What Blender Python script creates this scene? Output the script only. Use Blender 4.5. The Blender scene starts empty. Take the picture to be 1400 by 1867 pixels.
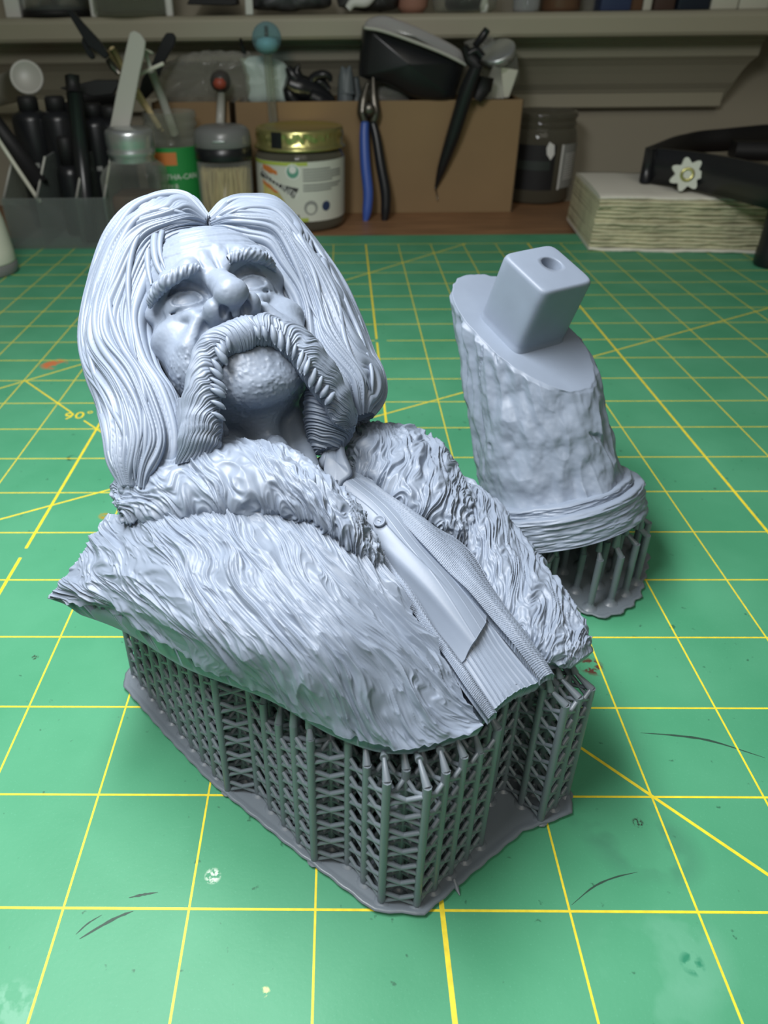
import bpy, bmesh, math, random
import numpy as np
from mathutils import Vector, Matrix, Euler
from mathutils.bvhtree import BVHTree
from mathutils.kdtree import KDTree
random.seed(5); rng = np.random.default_rng(5)
scn = bpy.context.scene; COL = scn.collection
U = 0.01                      # everything below is written in centimetres

# ---------------------------------------------------------------- camera
FPX = 1350.0; CU, CV = 601.14, 841.22
CE = (1.03104314, 0.00999388, 0.01155229)
CC = np.array([5.61752385, -8.11591838, 15.3488249])
cam = bpy.data.cameras.new('camera'); camo = bpy.data.objects.new('camera', cam); COL.objects.link(camo)
camo.location = CC*U; camo.rotation_euler = CE
cam.sensor_fit = 'HORIZONTAL'; cam.sensor_width = 36; cam.lens = FPX/1400*36
cam.shift_x = (700-CU)/1400; cam.shift_y = (CV-933.5)/1400
cam.clip_start = .005; cam.clip_end = 20
cam.dof.use_dof = True; cam.dof.focus_distance = .165; cam.dof.aperture_fstop = 36
scn.camera = camo
# ---------------------------------------------------------------- world, lamps, exposure
wd = bpy.data.worlds.new('room_light'); scn.world = wd; wd.use_nodes = True
wb = wd.node_tree.nodes['Background']; wb.inputs[0].default_value = (.85, .92, 1, 1); wb.inputs[1].default_value = .06
def area(name, loc, tgt, size, power, color=(1, 1, 1), sy=None):
    l = bpy.data.lights.new(name, 'AREA'); l.energy = power; l.size = size*U; l.color = color
    if sy: l.shape = 'RECTANGLE'; l.size_y = sy*U
    o = bpy.data.objects.new(name, l); COL.objects.link(o); o.location = Vector(loc)*U
    d = (Vector(tgt)-Vector(loc)); o.rotation_euler = d.to_track_quat('-Z', 'Y').to_euler(); return o
area('desk_lamp_light', (-4, 4, 33), (4, 3, 0), 28, 2.0, (.97, .985, 1), 7)
area('room_ceiling_light', (12, -55, 85), (10, 40, 0), 60, 2.3, (1, .96, .84))
vs = scn.view_settings; vs.view_transform = 'Standard'; vs.look = 'None'; vs.gamma = 1; vs.use_curve_mapping = False; vs.exposure = .15
scn.display_settings.display_device = 'sRGB'

# ---------------------------------------------------------------- helpers
def rotm(e): return np.array(Euler(e, 'XYZ').to_matrix())
CM = rotm(CE)
def ray(u, v): return CM@np.array([(u-CU)/FPX, -(v-CV)/FPX, -1.0])
def onz(u, v, z=0.): d = ray(u, v); return CC+d*(z-CC[2])/d[2]
def ony(u, v, y): d = ray(u, v); return CC+d*(y-CC[1])/d[1]
HR = rotm((-1.0218, -0.0377, 0.4099)); HO = np.array([2.6024, 9.2169, 8.4116]); HS = .25
def HW(P):                                        # head coordinates (x right, f forward, z up, life-size cm) to the desk
    P = np.asarray(P, float); return (P*[1, -1, 1]*HS)@HR.T+HO
def hf(u, v, f):                                  # point at forward depth f of the head
    d = ray(u, v); n = HR[:, 1]; o = HO+n*(-f*HS); return CC+d*(((o-CC)@n)/(d@n))
def toH(W): return ((np.asarray(W)-HO)@HR/HS)*[1, -1, 1]

def mesh_np(name, V, F, m=None, parent=None, smooth=True, local=False):
    V = np.asarray(V, np.float32)*U
    me = bpy.data.meshes.new(name)
    F = [np.asarray(f, np.int32) for f in (F if isinstance(F, list) else [F]) if len(f)]
    me.vertices.add(len(V)); me.vertices.foreach_set('co', V.ravel())
    tot = sum(f.size for f in F); npoly = sum(len(f) for f in F)
    me.loops.add(tot); me.loops.foreach_set('vertex_index', np.concatenate([f.ravel() for f in F]))
    st = np.concatenate([np.full(len(f), f.shape[1], np.int32) for f in F])
    me.polygons.add(npoly); me.polygons.foreach_set('loop_start', np.r_[0, np.cumsum(st)[:-1]].astype(np.int32))
    me.update(calc_edges=True); me.validate()
    me.polygons.foreach_set('use_smooth', np.full(len(me.polygons), bool(smooth)))
    if m: me.materials.append(m)
    o = bpy.data.objects.new(name, me); COL.objects.link(o)
    if parent:
        o.parent = parent
        if not local: o.matrix_parent_inverse = world_of(parent).inverted()
    return o
def world_of(o):
    B = Matrix.LocRotScale(o.location, o.rotation_euler, o.scale)
    return B if o.parent is None else world_of(o.parent) @ o.matrix_parent_inverse @ B
class MB:                                         # collects quads and triangles into one mesh
    def __init__(s): s.V = []; s.F = []; s.n = 0
    def add(s, V, *Fs):
        V = np.asarray(V, float)
        for f in Fs:
            if len(f): s.F.append(np.asarray(f)+s.n)
        s.V.append(V); s.n += len(V)
    def build(s, name, m=None, parent=None, smooth=True, local=False): return mesh_np(name, np.vstack(s.V), s.F, m, parent, smooth, local)
def grid_faces(n, m, cn=False, cm=False, off=0, flip=False):
    i = np.arange(n if cn else n-1); j = np.arange(m if cm else m-1)
    I, J = np.meshgrid(i, j, indexing='ij'); I2 = (I+1) % n; J2 = (J+1) % m
    F = np.stack([I*m+J, I2*m+J, I2*m+J2, I*m+J2], -1).reshape(-1, 4)+off
    return F[:, ::-1] if flip else F
def frames(P):
    P = np.asarray(P, float); T = np.gradient(P, axis=0); T /= np.linalg.norm(T, axis=1)[:, None]+1e-12
    a = np.array([0, 0, 1.]) if abs(T[0, 2]) < .9 else np.array([1., 0, 0])
    N = np.zeros_like(P); n = a-T[0]*(a@T[0]); n /= np.linalg.norm(n); N[0] = n
    for i in range(1, len(P)):
        n = N[i-1]-T[i]*(N[i-1]@T[i]); N[i] = n/(np.linalg.norm(n)+1e-12)
    return T, N, np.cross(T, N)
def tube(mb, P, r, n=8, cap=True):
    P = np.asarray(P, float); k = len(P); r = np.broadcast_to(np.asarray(r, float), (k,))
    T, N, B = frames(P); t = np.linspace(0, 2*np.pi, n, endpoint=False)
    V = P[:, None]+r[:, None, None]*(np.cos(t)[None, :, None]*N[:, None]+np.sin(t)[None, :, None]*B[:, None])
    V = V.reshape(-1, 3); F = grid_faces(k, n, False, True, flip=True)
    if cap:
        V = np.vstack([V, P[0], P[-1]]); a = np.arange(n); b = (a+1) % n
        mb.add(V, F, np.stack([a*0+k*n, a, b], 1), np.stack([a*0+k*n+1, (k-1)*n+b, (k-1)*n+a], 1))
    else: mb.add(V, F)
def catmull(P, n, closed=False):
    P = np.asarray(P, float); k = len(P); x = np.linspace(0, k-1, n); i = np.clip(x.astype(int), 0, k-2); f = (x-i).reshape((-1,)+(1,)*(P.ndim-1))
    p = lambda j: P[np.clip(j, 0, k-1)]
    p0, p1, p2, p3 = p(i-1), p(i), p(i+1), p(i+2)
    p0 = np.where((i == 0).reshape(f.shape), 2*p1-p2, p0); p3 = np.where((i == k-2).reshape(f.shape), 2*p2-p1, p3)
    return .5*((2*p1)+(p2-p0)*f+(2*p0-5*p1+4*p2-p3)*f*f+(3*p1-p0-3*p2+p3)*f**3)
def grid_interp(G, n, m): return np.swapaxes(catmull(np.swapaxes(catmull(G, n), 0, 1), m), 0, 1)
def smooth01(x): x = np.clip(x, 0, 1); return x*x*(3-2*x)
def vnoise(x, y, z=0., seed=0):                   # vectorised value noise, -1..1
    x, y, z = np.broadcast_arrays(np.asarray(x, float), np.asarray(y, float), np.asarray(z, float))
    xi, yi, zi = np.floor(x).astype(np.int64), np.floor(y).astype(np.int64), np.floor(z).astype(np.int64)
    fx, fy, fz = smooth01(x-xi), smooth01(y-yi), smooth01(z-zi)
    def h(a, b, c):
        n = (a*374761393+b*668265263+c*2147483647+seed*974711+1013904223) & 0xffffffff
        n = ((n ^ (n >> 13))*1274126177) & 0xffffffff; n = ((n ^ (n >> 16))*2246822519) & 0xffffffff; n ^= n >> 15
        return (n & 0xffff)/32767.5-1
    l = lambda a, b, t: a+(b-a)*t
    return l(l(l(h(xi, yi, zi), h(xi+1, yi, zi), fx), l(h(xi, yi+1, zi), h(xi+1, yi+1, zi), fx), fy),
             l(l(h(xi, yi, zi+1), h(xi+1, yi, zi+1), fx), l(h(xi, yi+1, zi+1), h(xi+1, yi+1, zi+1), fx), fy), fz)
def fbm(x, y, z=0., o=3, seed=0):
    s = 0; a = 1
    for k in range(o): s = s+a*vnoise(x*2**k, y*2**k, z*2**k, seed+k*7); a *= .5
    return s
def vnormals(V, F):
    N = np.zeros_like(V)
    c = np.cross(V[F[:, 2]]-V[F[:, 0]], V[F[:, 3]]-V[F[:, 1]])
    for k in range(4):
        for a in range(3): N[:, a] += np.bincount(F[:, k], c[:, a], len(V))
    return N/(np.linalg.norm(N, axis=1)[:, None]+1e-12)

def thing(name, label, cat, loc=(0, 0, 0), rz=0., group=None):
    o = bpy.data.objects.new(name, None); COL.objects.link(o); o.location = Vector([float(c) for c in loc])*U; o.rotation_euler = (0, 0, rz)
    o.empty_display_size = .01; return tag(o, label, cat, group)
def tag(o, label=None, cat=None, group=None, kind=None):
    if label: o['label'] = label
    if cat: o['category'] = cat
    if group: o['group'] = group
    if kind: o['kind'] = kind
    return o
def box(mb, c, s, R=None, bev=0.):
    c = np.asarray(c, float); s = np.asarray(s, float)/2
    bm = bmesh.new(); bmesh.ops.create_cube(bm, size=2)
    for v in bm.verts: v.co = Vector((v.co.x*s[0], v.co.y*s[1], v.co.z*s[2]))
    if bev: bmesh.ops.bevel(bm, geom=list(bm.edges), offset=bev, segments=2, affect='EDGES', profile=.6)
    bmesh.ops.triangulate(bm, faces=[f for f in bm.faces if len(f.verts) > 4])
    bm.verts.index_update()
    V = np.array([v.co[:] for v in bm.verts]); q = [[v.index for v in f.verts] for f in bm.faces if len(f.verts) == 4]; t = [[v.index for v in f.verts] for f in bm.faces if len(f.verts) == 3]; bm.free()
    if R is not None: V = V@np.asarray(R).T
    mb.add(V+c, q, t)
def lathe(mb, prof, c=(0, 0, 0), n=40, R=None, cap=True):       # profile of (radius, height) pairs
    prof = np.asarray(prof, float); t = np.linspace(0, 2*np.pi, n, endpoint=False); k = len(prof)
    V = np.stack([prof[:, 0, None]*np.cos(t), prof[:, 0, None]*np.sin(t), np.repeat(prof[:, 1, None], n, 1)], -1).reshape(-1, 3)
    F = grid_faces(k, n, False, True, flip=True); T = []
    if cap:
        V = np.vstack([V, [0, 0, prof[0, 1]], [0, 0, prof[-1, 1]]]); a = np.arange(n); b = (a+1) % n
        if prof[0, 0] > 1e-4: T.append(np.stack([a*0+k*n, b, a], 1))
        if prof[-1, 0] > 1e-4: T.append(np.stack([a*0+k*n+1, (k-1)*n+a, (k-1)*n+b], 1))
    if R is not None: V = V@np.asarray(R).T
    mb.add(V+np.asarray(c, float), F, *T)
def prism(mb, poly, z0, z1, c=(0, 0, 0), R=None):               # straight extrusion of a 2D outline
    bm = bmesh.new(); a = [bm.verts.new((p[0], p[1], z0)) for p in poly]; f = bm.faces.new(a); f.normal_update()
    if f.normal.z > 0: f.normal_flip()
    r = bmesh.ops.extrude_face_region(bm, geom=[f])
    for v in r['geom']:
        if isinstance(v, bmesh.types.BMVert): v.co.z = z1
    bmesh.ops.recalc_face_normals(bm, faces=bm.faces); bmesh.ops.triangulate(bm, faces=bm.faces); bm.verts.index_update()
    V = np.array([v.co[:] for v in bm.verts]); T = [[v.index for v in f.verts] for f in bm.faces]; bm.free()
    if R is not None: V = V@np.asarray(R).T
    mb.add(V+np.asarray(c, float), T)

# ---------------------------------------------------------------- materials
def mat(name, color, rough=.5, bump=None, var=None, metal=0., spec=None, alpha=None, trans=0., coat=0., sss=0.):
    m = bpy.data.materials.new(name); m.use_nodes = True; nt = m.node_tree; b = nt.nodes['Principled BSDF']
    b.inputs['Base Color'].default_value = (*color, 1); b.inputs['Roughness'].default_value = rough; b.inputs['Metallic'].default_value = metal
    if spec is not None: b.inputs['Specular IOR Level'].default_value = spec
    if trans: b.inputs['Transmission Weight'].default_value = trans
    if coat: b.inputs['Coat Weight'].default_value = coat; b.inputs['Coat Roughness'].default_value = .1
    if sss: b.inputs['Subsurface Weight'].default_value = sss; b.inputs['Subsurface Radius'].default_value = (1, 1, 1); b.inputs['Subsurface Scale'].default_value = .002
    tc = nt.nodes.new('ShaderNodeTexCoord')
    if var:                                       # (scale, amount[, stretch])
        n = nt.nodes.new('ShaderNodeTexNoise'); n.inputs['Scale'].default_value = var[0]; n.inputs['Detail'].default_value = 5
        src = tc.outputs['Object']
        if len(var) > 2:
            mp = nt.nodes.new('ShaderNodeMapping'); mp.inputs['Scale'].default_value = var[2]; nt.links.new(src, mp.inputs[0]); src = mp.outputs[0]
        nt.links.new(src, n.inputs['Vector'])
        r = nt.nodes.new('ShaderNodeValToRGB'); c = np.array(color)
        r.color_ramp.elements[0].color = (*np.clip(c*(1-var[1]), 0, 1), 1); r.color_ramp.elements[1].color = (*np.clip(c*(1+var[1]), 0, 1), 1)
        r.color_ramp.elements[0].position = .3; r.color_ramp.elements[1].position = .7
        nt.links.new(n.outputs[0], r.inputs[0]); nt.links.new(r.outputs[0], b.inputs['Base Color'])
    if bump:                                      # (scale, strength, distance in cm)
        n = nt.nodes.new('ShaderNodeTexNoise'); n.inputs['Scale'].default_value = bump[0]; n.inputs['Detail'].default_value = 4
        nt.links.new(tc.outputs['Object'], n.inputs['Vector'])
        bp = nt.nodes.new('ShaderNodeBump'); bp.inputs['Strength'].default_value = bump[1]; bp.inputs['Distance'].default_value = bump[2]*U
        nt.links.new(n.outputs[0], bp.inputs['Height']); nt.links.new(bp.outputs[0], b.inputs['Normal'])
    return m
RESIN = (.225, .270, .345)
M_res = mat('grey_resin', RESIN, .46, bump=(1500, .12, .01), var=(90, .05))
M_sup = mat('grey_resin_supports', (.165, .195, .225), .36, var=(120, .06))

# ---------------------------------------------------------------- table and cutting mat
def nodes(m): return m.node_tree.nodes, m.node_tree.links
def mat_mat():
    m = mat('cutting_mat_green', (.07, .30, .155), .5, bump=(900, .2, .015), spec=.35); N, L = nodes(m); b = N['Principled BSDF']
    tc = N['Texture Coordinate']; geo = tc.outputs['Object']
    def math_(op, a, c=None, d=None):
        n = N.new('ShaderNodeMath'); n.operation = op
        for k, v in enumerate((a, c, d)):
            if v is None: continue
            if isinstance(v, (int, float)): n.inputs[k].default_value = v
            else: L.new(v, n.inputs[k])
        return n.outputs[0]
    sp = N.new('ShaderNodeSeparateXYZ'); L.new(geo, sp.inputs[0])
    def noise(sc, det=4, vec=None, stretch=None, rot=0):
        n = N.new('ShaderNodeTexNoise'); n.inputs['Scale'].default_value = sc; n.inputs['Detail'].default_value = det
        src = geo
        if stretch:
            mp = N.new('ShaderNodeMapping'); mp.inputs['Scale'].default_value = stretch; mp.inputs['Rotation'].default_value = (0, 0, rot); L.new(src, mp.inputs[0]); src = mp.outputs[0]
        L.new(src, n.inputs['Vector']); return n.outputs[0]
    def mixc(f, a, c):
        n = N.new('ShaderNodeMix'); n.data_type = 'RGBA'; L.new(f, n.inputs[0])
        for k, v in ((6, a), (7, c)):
            if isinstance(v, tuple): n.inputs[k].default_value = (*v, 1)
            else: L.new(v, n.inputs[k])
        return n.outputs[2]
    def ramp(f, a, c): return math_('MULTIPLY', math_('SUBTRACT', f, a), 1/(c-a)) if False else clampn(math_('DIVIDE', math_('SUBTRACT', f, a), c-a))
    def clampn(x): n = N.new('ShaderNodeClamp'); L.new(x, n.inputs[0]); return n.outputs[0]
    col = mixc(ramp(noise(28, 5), .35, .65), (.062, .285, .15), (.082, .325, .18))
    col = mixc(math_('MULTIPLY', ramp(noise(2200, 2), .62, .75), .35), col, (.12, .40, .25))
    # scuffs: pale scratches and dark specks
    col = mixc(math_('MULTIPLY', ramp(noise(60, 6, stretch=(1, 9, 1), rot=.6), .72, .8), .35), col, (.25, .55, .42))
    col = mixc(math_('MULTIPLY', ramp(noise(330, 3), .70, .74), .7), col, (.025, .10, .055))
    col = mixc(math_('MULTIPLY', ramp(noise(190, 2), .765, .79), .8), col, (.03, .07, .05))
    # drifting grime: a soft smear curving away from the raft
    px, py = onz(1130, 1500)[:2]
    for (x, y, r, c, st) in [(*onz(u, v)[:2], r, c, st) for u, v, r, c, st in ((388, 1597, .15, (.60, .72, .60), 60), (98, 664, .62, (.50, .16, .06), 16), (1078, 1215, .3, (.10, .035, .025), 60), (192, 940, .22, (.35, .25, .02), 70), (1163, 1500, .11, (.03, .04, .03), 90), (64, 1198, .09, (.03, .05, .03), 90), (1150, 1525, .9, (.045, .15, .10), 9), (1215, 1552, .7, (.045, .16, .10), 9), (1085, 1480, .7, (.045, .14, .09), 9), (1190, 1790, 1.0, (.16, .42, .28), 10), (1250, 1740, .8, (.16, .42, .28), 12), (1262, 1757, .2, (.03, .22, .12), 40), (130, 835, .2, (.02, .07, .04), 50), (10, 1850, .5, (.3, .55, .42), 40), (484, 1808, .08, (.7, .7, .3), 60))]:
        d = math_('SQRT', math_('ADD', math_('POWER', math_('SUBTRACT', sp.outputs[0], x*U), 2), math_('POWER', math_('SUBTRACT', sp.outputs[1], y*U), 2)))
        f = math_('MULTIPLY', clampn(math_('MULTIPLY', math_('SUBTRACT', r*1.25*U, d), 1/(.5*r*U))), ramp(noise(st*16 if r < .2 else st*7, 3), .46, .54))
        if r >= .5 and c[0] < .4: f = math_('MULTIPLY', f, .32)
        col = mixc(f, col, c)
    L.new(col, b.inputs['Base Color'])
    return m
M_mat = mat_mat()
M_yel = mat('cutting_mat_yellow_print', (.82, .66, .035), .5, bump=(1500, .3, .01), var=(500, .12))
M_yel2 = mat('cutting_mat_faded_print', (.55, .56, .16), .5, var=(300, .25))
mb = MB(); X0, X1, Y0, Y1 = -38., 45.5, -12., 53.6
box(mb, ((X0+X1)/2, (Y0+Y1)/2, -.15), (X1-X0, Y1-Y0, .3), bev=.06)
mat_o = tag(mb.build('cutting_mat', M_mat, smooth=False), 'green self-healing cutting mat with yellow one-inch grid lines, covering the table', 'cutting mat')
G = 2.54
def strip(mb, a, b, w, z=.004, t=.004):
    a = np.array(a, float); b = np.array(b, float); d = (b-a)/np.linalg.norm(b-a); n = np.array([-d[1], d[0]])*w/2
    V = [[*(a-n), z], [*(b-n), z], [*(b+n), z], [*(a+n), z]]; V = V+[[p[0], p[1], z-t-.002] for p in V]
    mb.add(V, [[0, 1, 2, 3], [4, 5, 1, 0], [5, 6, 2, 1], [6, 7, 3, 2], [7, 4, 0, 3]])
for i in range(-14, 18):
    w = .1 if i in (3, 8, -2) else .046; x = i*G; mb = MB()
    gaps = [12] if i == 3 else ([4.55] if i in (8, -2) else [])
    y = Y0+.1
    for g in gaps: strip(mb, (x, y), (x, g*G-.25), w); y = g*G+.25 if i == 3 else g*G+.25
    strip(mb, (x, y), (x, 20*G), w)
    mb.build('grid_line', M_yel, mat_o, smooth=False)
for j in range(-4, 21):
    mb = MB(); w = .05
    if j == 12: strip(mb, (-14*G, j*G), (3*G-.1, j*G), w, .0048); strip(mb, (3*G+.55, j*G), (17*G, j*G), w, .0048)
    else: strip(mb, (-14*G, j*G), (17*G, j*G), w, .0048)
    mb.build('grid_line', M_yel, mat_o, smooth=False)
def mline(p, q, w=.07):
    a, b = onz(*p), onz(*q); d = (b-a)/np.linalg.norm(b-a); return a, b, d
for p, q, e0, e1 in (((47, 695), (228, 815), 0, 4), ((0, 947), (206, 891), 12, 4), ((0, 708), (180, 655), 12, 3), ((1058, 1363), (1400, 1595), 3, 12), ((676, 762), (1400, 562), 3, 30), ((600, 520), (840, 447), 3, 6)):
    a, b, d = mline(p, q); a = a-d*e0 if e0 != 0 else a; b = b+d*e1
    a = np.clip(a, [X0, Y0, 0], [X1, 50.5, 0]) if False else a
    def clip(P, Q):
        t0, t1 = 0., 1.; D = Q-P
        for k, lo, hi in ((0, X0+.3, X1-.3), (1, Y0+.3, 20*G)):
            if abs(D[k]) < 1e-9: continue
            u0, u1 = sorted(((lo-P[k])/D[k], (hi-P[k])/D[k])); t0 = max(t0, u0); t1 = min(t1, u1)
        return P+D*t0, P+D*t1
    a, b = clip(a, b); mb = MB()
    if p == (47, 695):
        c0, c1 = onz(130, 752), onz(153, 767); strip(mb, a[:2], c0[:2], .075, .006); strip(mb, c1[:2], b[:2], .075, .006)
    else: strip(mb, a[:2], b[:2], .075, .006)
    mb.build('angle_line', M_yel, mat_o, smooth=False)
def text(name, s, size, M, m, parent=None, ext=.002, local=False, align='CENTER', res=2, shear=0., spacing=1.):
    c = bpy.data.curves.new(name+'_c', 'FONT'); c.body = s; c.size = size*U; c.extrude = ext*U; c.align_x = align; c.align_y = 'CENTER'; c.resolution_u = res; c.shear = shear; c.space_character = spacing
    t = bpy.data.objects.new(name+'_t', c); COL.objects.link(t); dg = bpy.context.evaluated_depsgraph_get(); me = bpy.data.meshes.new_from_object(t.evaluated_get(dg)); me.name = name
    bpy.data.objects.remove(t); bpy.data.curves.remove(c)
    o = bpy.data.objects.new(name, me); COL.objects.link(o); me.materials.clear(); me.materials.append(m)
    M = Matrix(M) if not isinstance(M, Matrix) else M
    if parent:
        o.parent = parent
        if not local: o.matrix_parent_inverse = world_of(parent).inverted()
    o.matrix_basis = M; return o
p90 = onz(143, 758)
text('angle_marking', '90°', .95, Matrix.Translation(Vector(p90)*U+Vector((0, 0, .00002))) @ Matrix.Rotation(.12, 4, 'Z'), M_yel, mat_o, ext=.004)
# pencil and paint scuffs on the mat
M_scuff = mat('dark_scuff', (.022, .06, .04), .6)
for pts, w in ((((145, 1712), (185, 1688), (215, 1672), (243, 1661)), .035), (((138, 1704), (160, 1684), (186, 1668)), .016), (((235, 1637), (262, 1631), (288, 1627)), .026), (((1042, 1650), (1082, 1617), (1120, 1600), (1162, 1590)), .018), (((1168, 1336), (1240, 1342), (1300, 1352), (1395, 1382)), .03)):
    P = catmull(np.array([onz(*p) for p in pts]), 12); k = len(P); d = np.gradient(P, axis=0); d /= np.linalg.norm(d, axis=1)[:, None]; n = np.stack([-d[:, 1], d[:, 0], d[:, 2]*0], 1)
    ww = w*np.sin(np.linspace(.15, 3, k))[:, None]*(.7+.6*rng.random((k, 1))); mb = MB()
    V = np.stack([P-n*ww, P+n*ww], 1).reshape(-1, 3)+[0, 0, .003]; V2 = V-[0, 0, .004]
    mb.add(V, grid_faces(k, 2, flip=True)); mb.add(V2, grid_faces(k, 2)); mb.build('scuff_mark', M_scuff, mat_o, smooth=False)
M_wood = mat('brown_tabletop', (.31, .165, .08), .5, var=(18, .35, (1, 14, 1)))
mb = MB(); box(mb, (4, 27, -1.55), (110, 82, 2.4), bev=.15)
tag(mb.build('table', M_wood), 'brown wooden tabletop showing as a strip behind the green mat', 'table')

# ---------------------------------------------------------------- signed distance sculpting
class Sdf:
    def __init__(s, lo, hi, h):
        s.lo = np.array(lo, float); s.h = h; n = np.ceil((np.array(hi)-s.lo)/h).astype(int)+1; s.n = n
        s.ax = [s.lo[k]+np.arange(n[k])*h for k in range(3)]; s.D = np.full(n, 3., np.float32)
    def sl(s, lo, hi):
        r = []
        for k in range(3):
            a = int(max(0, math.floor((lo[k]-s.lo[k])/s.h))); b = int(min(s.n[k], math.ceil((hi[k]-s.lo[k])/s.h)+1)); r.append(slice(a, max(a, b)))
        return tuple(r)
    def grid(s, S): return (s.ax[0][S[0]][:, None, None].astype(np.float32), s.ax[1][S[1]][None, :, None].astype(np.float32), s.ax[2][S[2]][None, None, :].astype(np.float32))
    def comb(s, S, d, k, sub):
        A = s.D[S]
        if sub:
            h = np.clip(.5-.5*(A+d)/k, 0, 1); s.D[S] = A*(1-h)-d*h+k*h*(1-h)
        else:
            h = np.clip(.5+.5*(A-d)/k, 0, 1); s.D[S] = A*(1-h)+d*h-k*h*(1-h)
    def ell(s, c, r, k=.8, sub=False):
        c = np.array(c, float); r = np.broadcast_to(np.array(r, float), (3,)); m = k*1.2+.4
        S = s.sl(c-r-m, c+r+m); x, y, z = s.grid(S); x = x-c[0]; y = y-c[1]; z = z-c[2]
        k0 = np.sqrt((x/r[0])**2+(y/r[1])**2+(z/r[2])**2); k1 = np.sqrt((x/r[0]**2)**2+(y/r[1]**2)**2+(z/r[2]**2)**2)+1e-6
        s.comb(S, (k0*(k0-1)/k1).astype(np.float32), k, sub)
    def cap(s, a, b, ra, rb, k=.5, sub=False):
        a = np.array(a, float); b = np.array(b, float); R = max(ra, rb); m = k*1.2+.4
        S = s.sl(np.minimum(a, b)-R-m, np.maximum(a, b)+R+m); x, y, z = s.grid(S); d = b-a; L2 = d@d
        t = np.clip(((x-a[0])*d[0]+(y-a[1])*d[1]+(z-a[2])*d[2])/L2, 0, 1)
        dd = np.sqrt((x-a[0]-t*d[0])**2+(y-a[1]-t*d[1])**2+(z-a[2]-t*d[2])**2)-(ra+(rb-ra)*t)
        s.comb(S, dd.astype(np.float32), k, sub)
    def path(s, P, r, k=.4, sub=False):
        r = np.broadcast_to(np.array(r, float), (len(P),))
        for i in range(len(P)-1): s.cap(P[i], P[i+1], r[i], r[i+1], k, sub)
    def mesh(s):
        D = s.D; n = D.shape; ins = D < 0
        cs = [(a, b, c) for a in (0, 1) for b in (0, 1) for c in (0, 1)]
        g = lambda A, o: A[o[0]:n[0]-1+o[0], o[1]:n[1]-1+o[1], o[2]:n[2]-1+o[2]]
        cnt = sum(g(ins, o).astype(np.int8) for o in cs); act = (cnt > 0) & (cnt < 8)
        I = np.argwhere(act); idx = np.full(act.shape, -1, np.int32); idx[act] = np.arange(len(I))
        P = np.zeros((len(I), 3)); W = np.zeros(len(I))
        for ax in range(3):
            for o in cs:
                if o[ax]: continue
                o2 = list(o); o2[ax] = 1; a = D[I[:, 0]+o[0], I[:, 1]+o[1], I[:, 2]+o[2]]; b = D[I[:, 0]+o2[0], I[:, 1]+o2[1], I[:, 2]+o2[2]]
                m = (a < 0) != (b < 0); t = np.where(m, a/(a-b+1e-12), 0)
                q = np.array(o, float)[None]+np.zeros((len(I), 3)); q[:, ax] = t; P += q*m[:, None]; W += m
        V = (I+P/W[:, None])*s.h+s.lo; F = []
        for ax in range(3):
            u, w = (ax+1) % 3, (ax+2) % 3
            sl0 = [slice(1, n[k]-1) for k in range(3)]; sl0[ax] = slice(0, n[ax]-1); sl1 = list(sl0); sl1[ax] = slice(1, n[ax])
            a = ins[tuple(sl0)]; b = ins[tuple(sl1)]; E = np.argwhere(a != b); base = E.copy(); base[:, u] += 1; base[:, w] += 1
            flip = a[tuple(E.T)]
            def cell(du, dw): c = base.copy(); c[:, u] += du; c[:, w] += dw; return idx[tuple(c.T)]
            q = np.stack([cell(-1, -1), cell(0, -1), cell(0, 0), cell(-1, 0)], 1); q[~flip] = q[~flip][:, ::-1]; F.append(q)
        return V, np.vstack(F)

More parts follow.
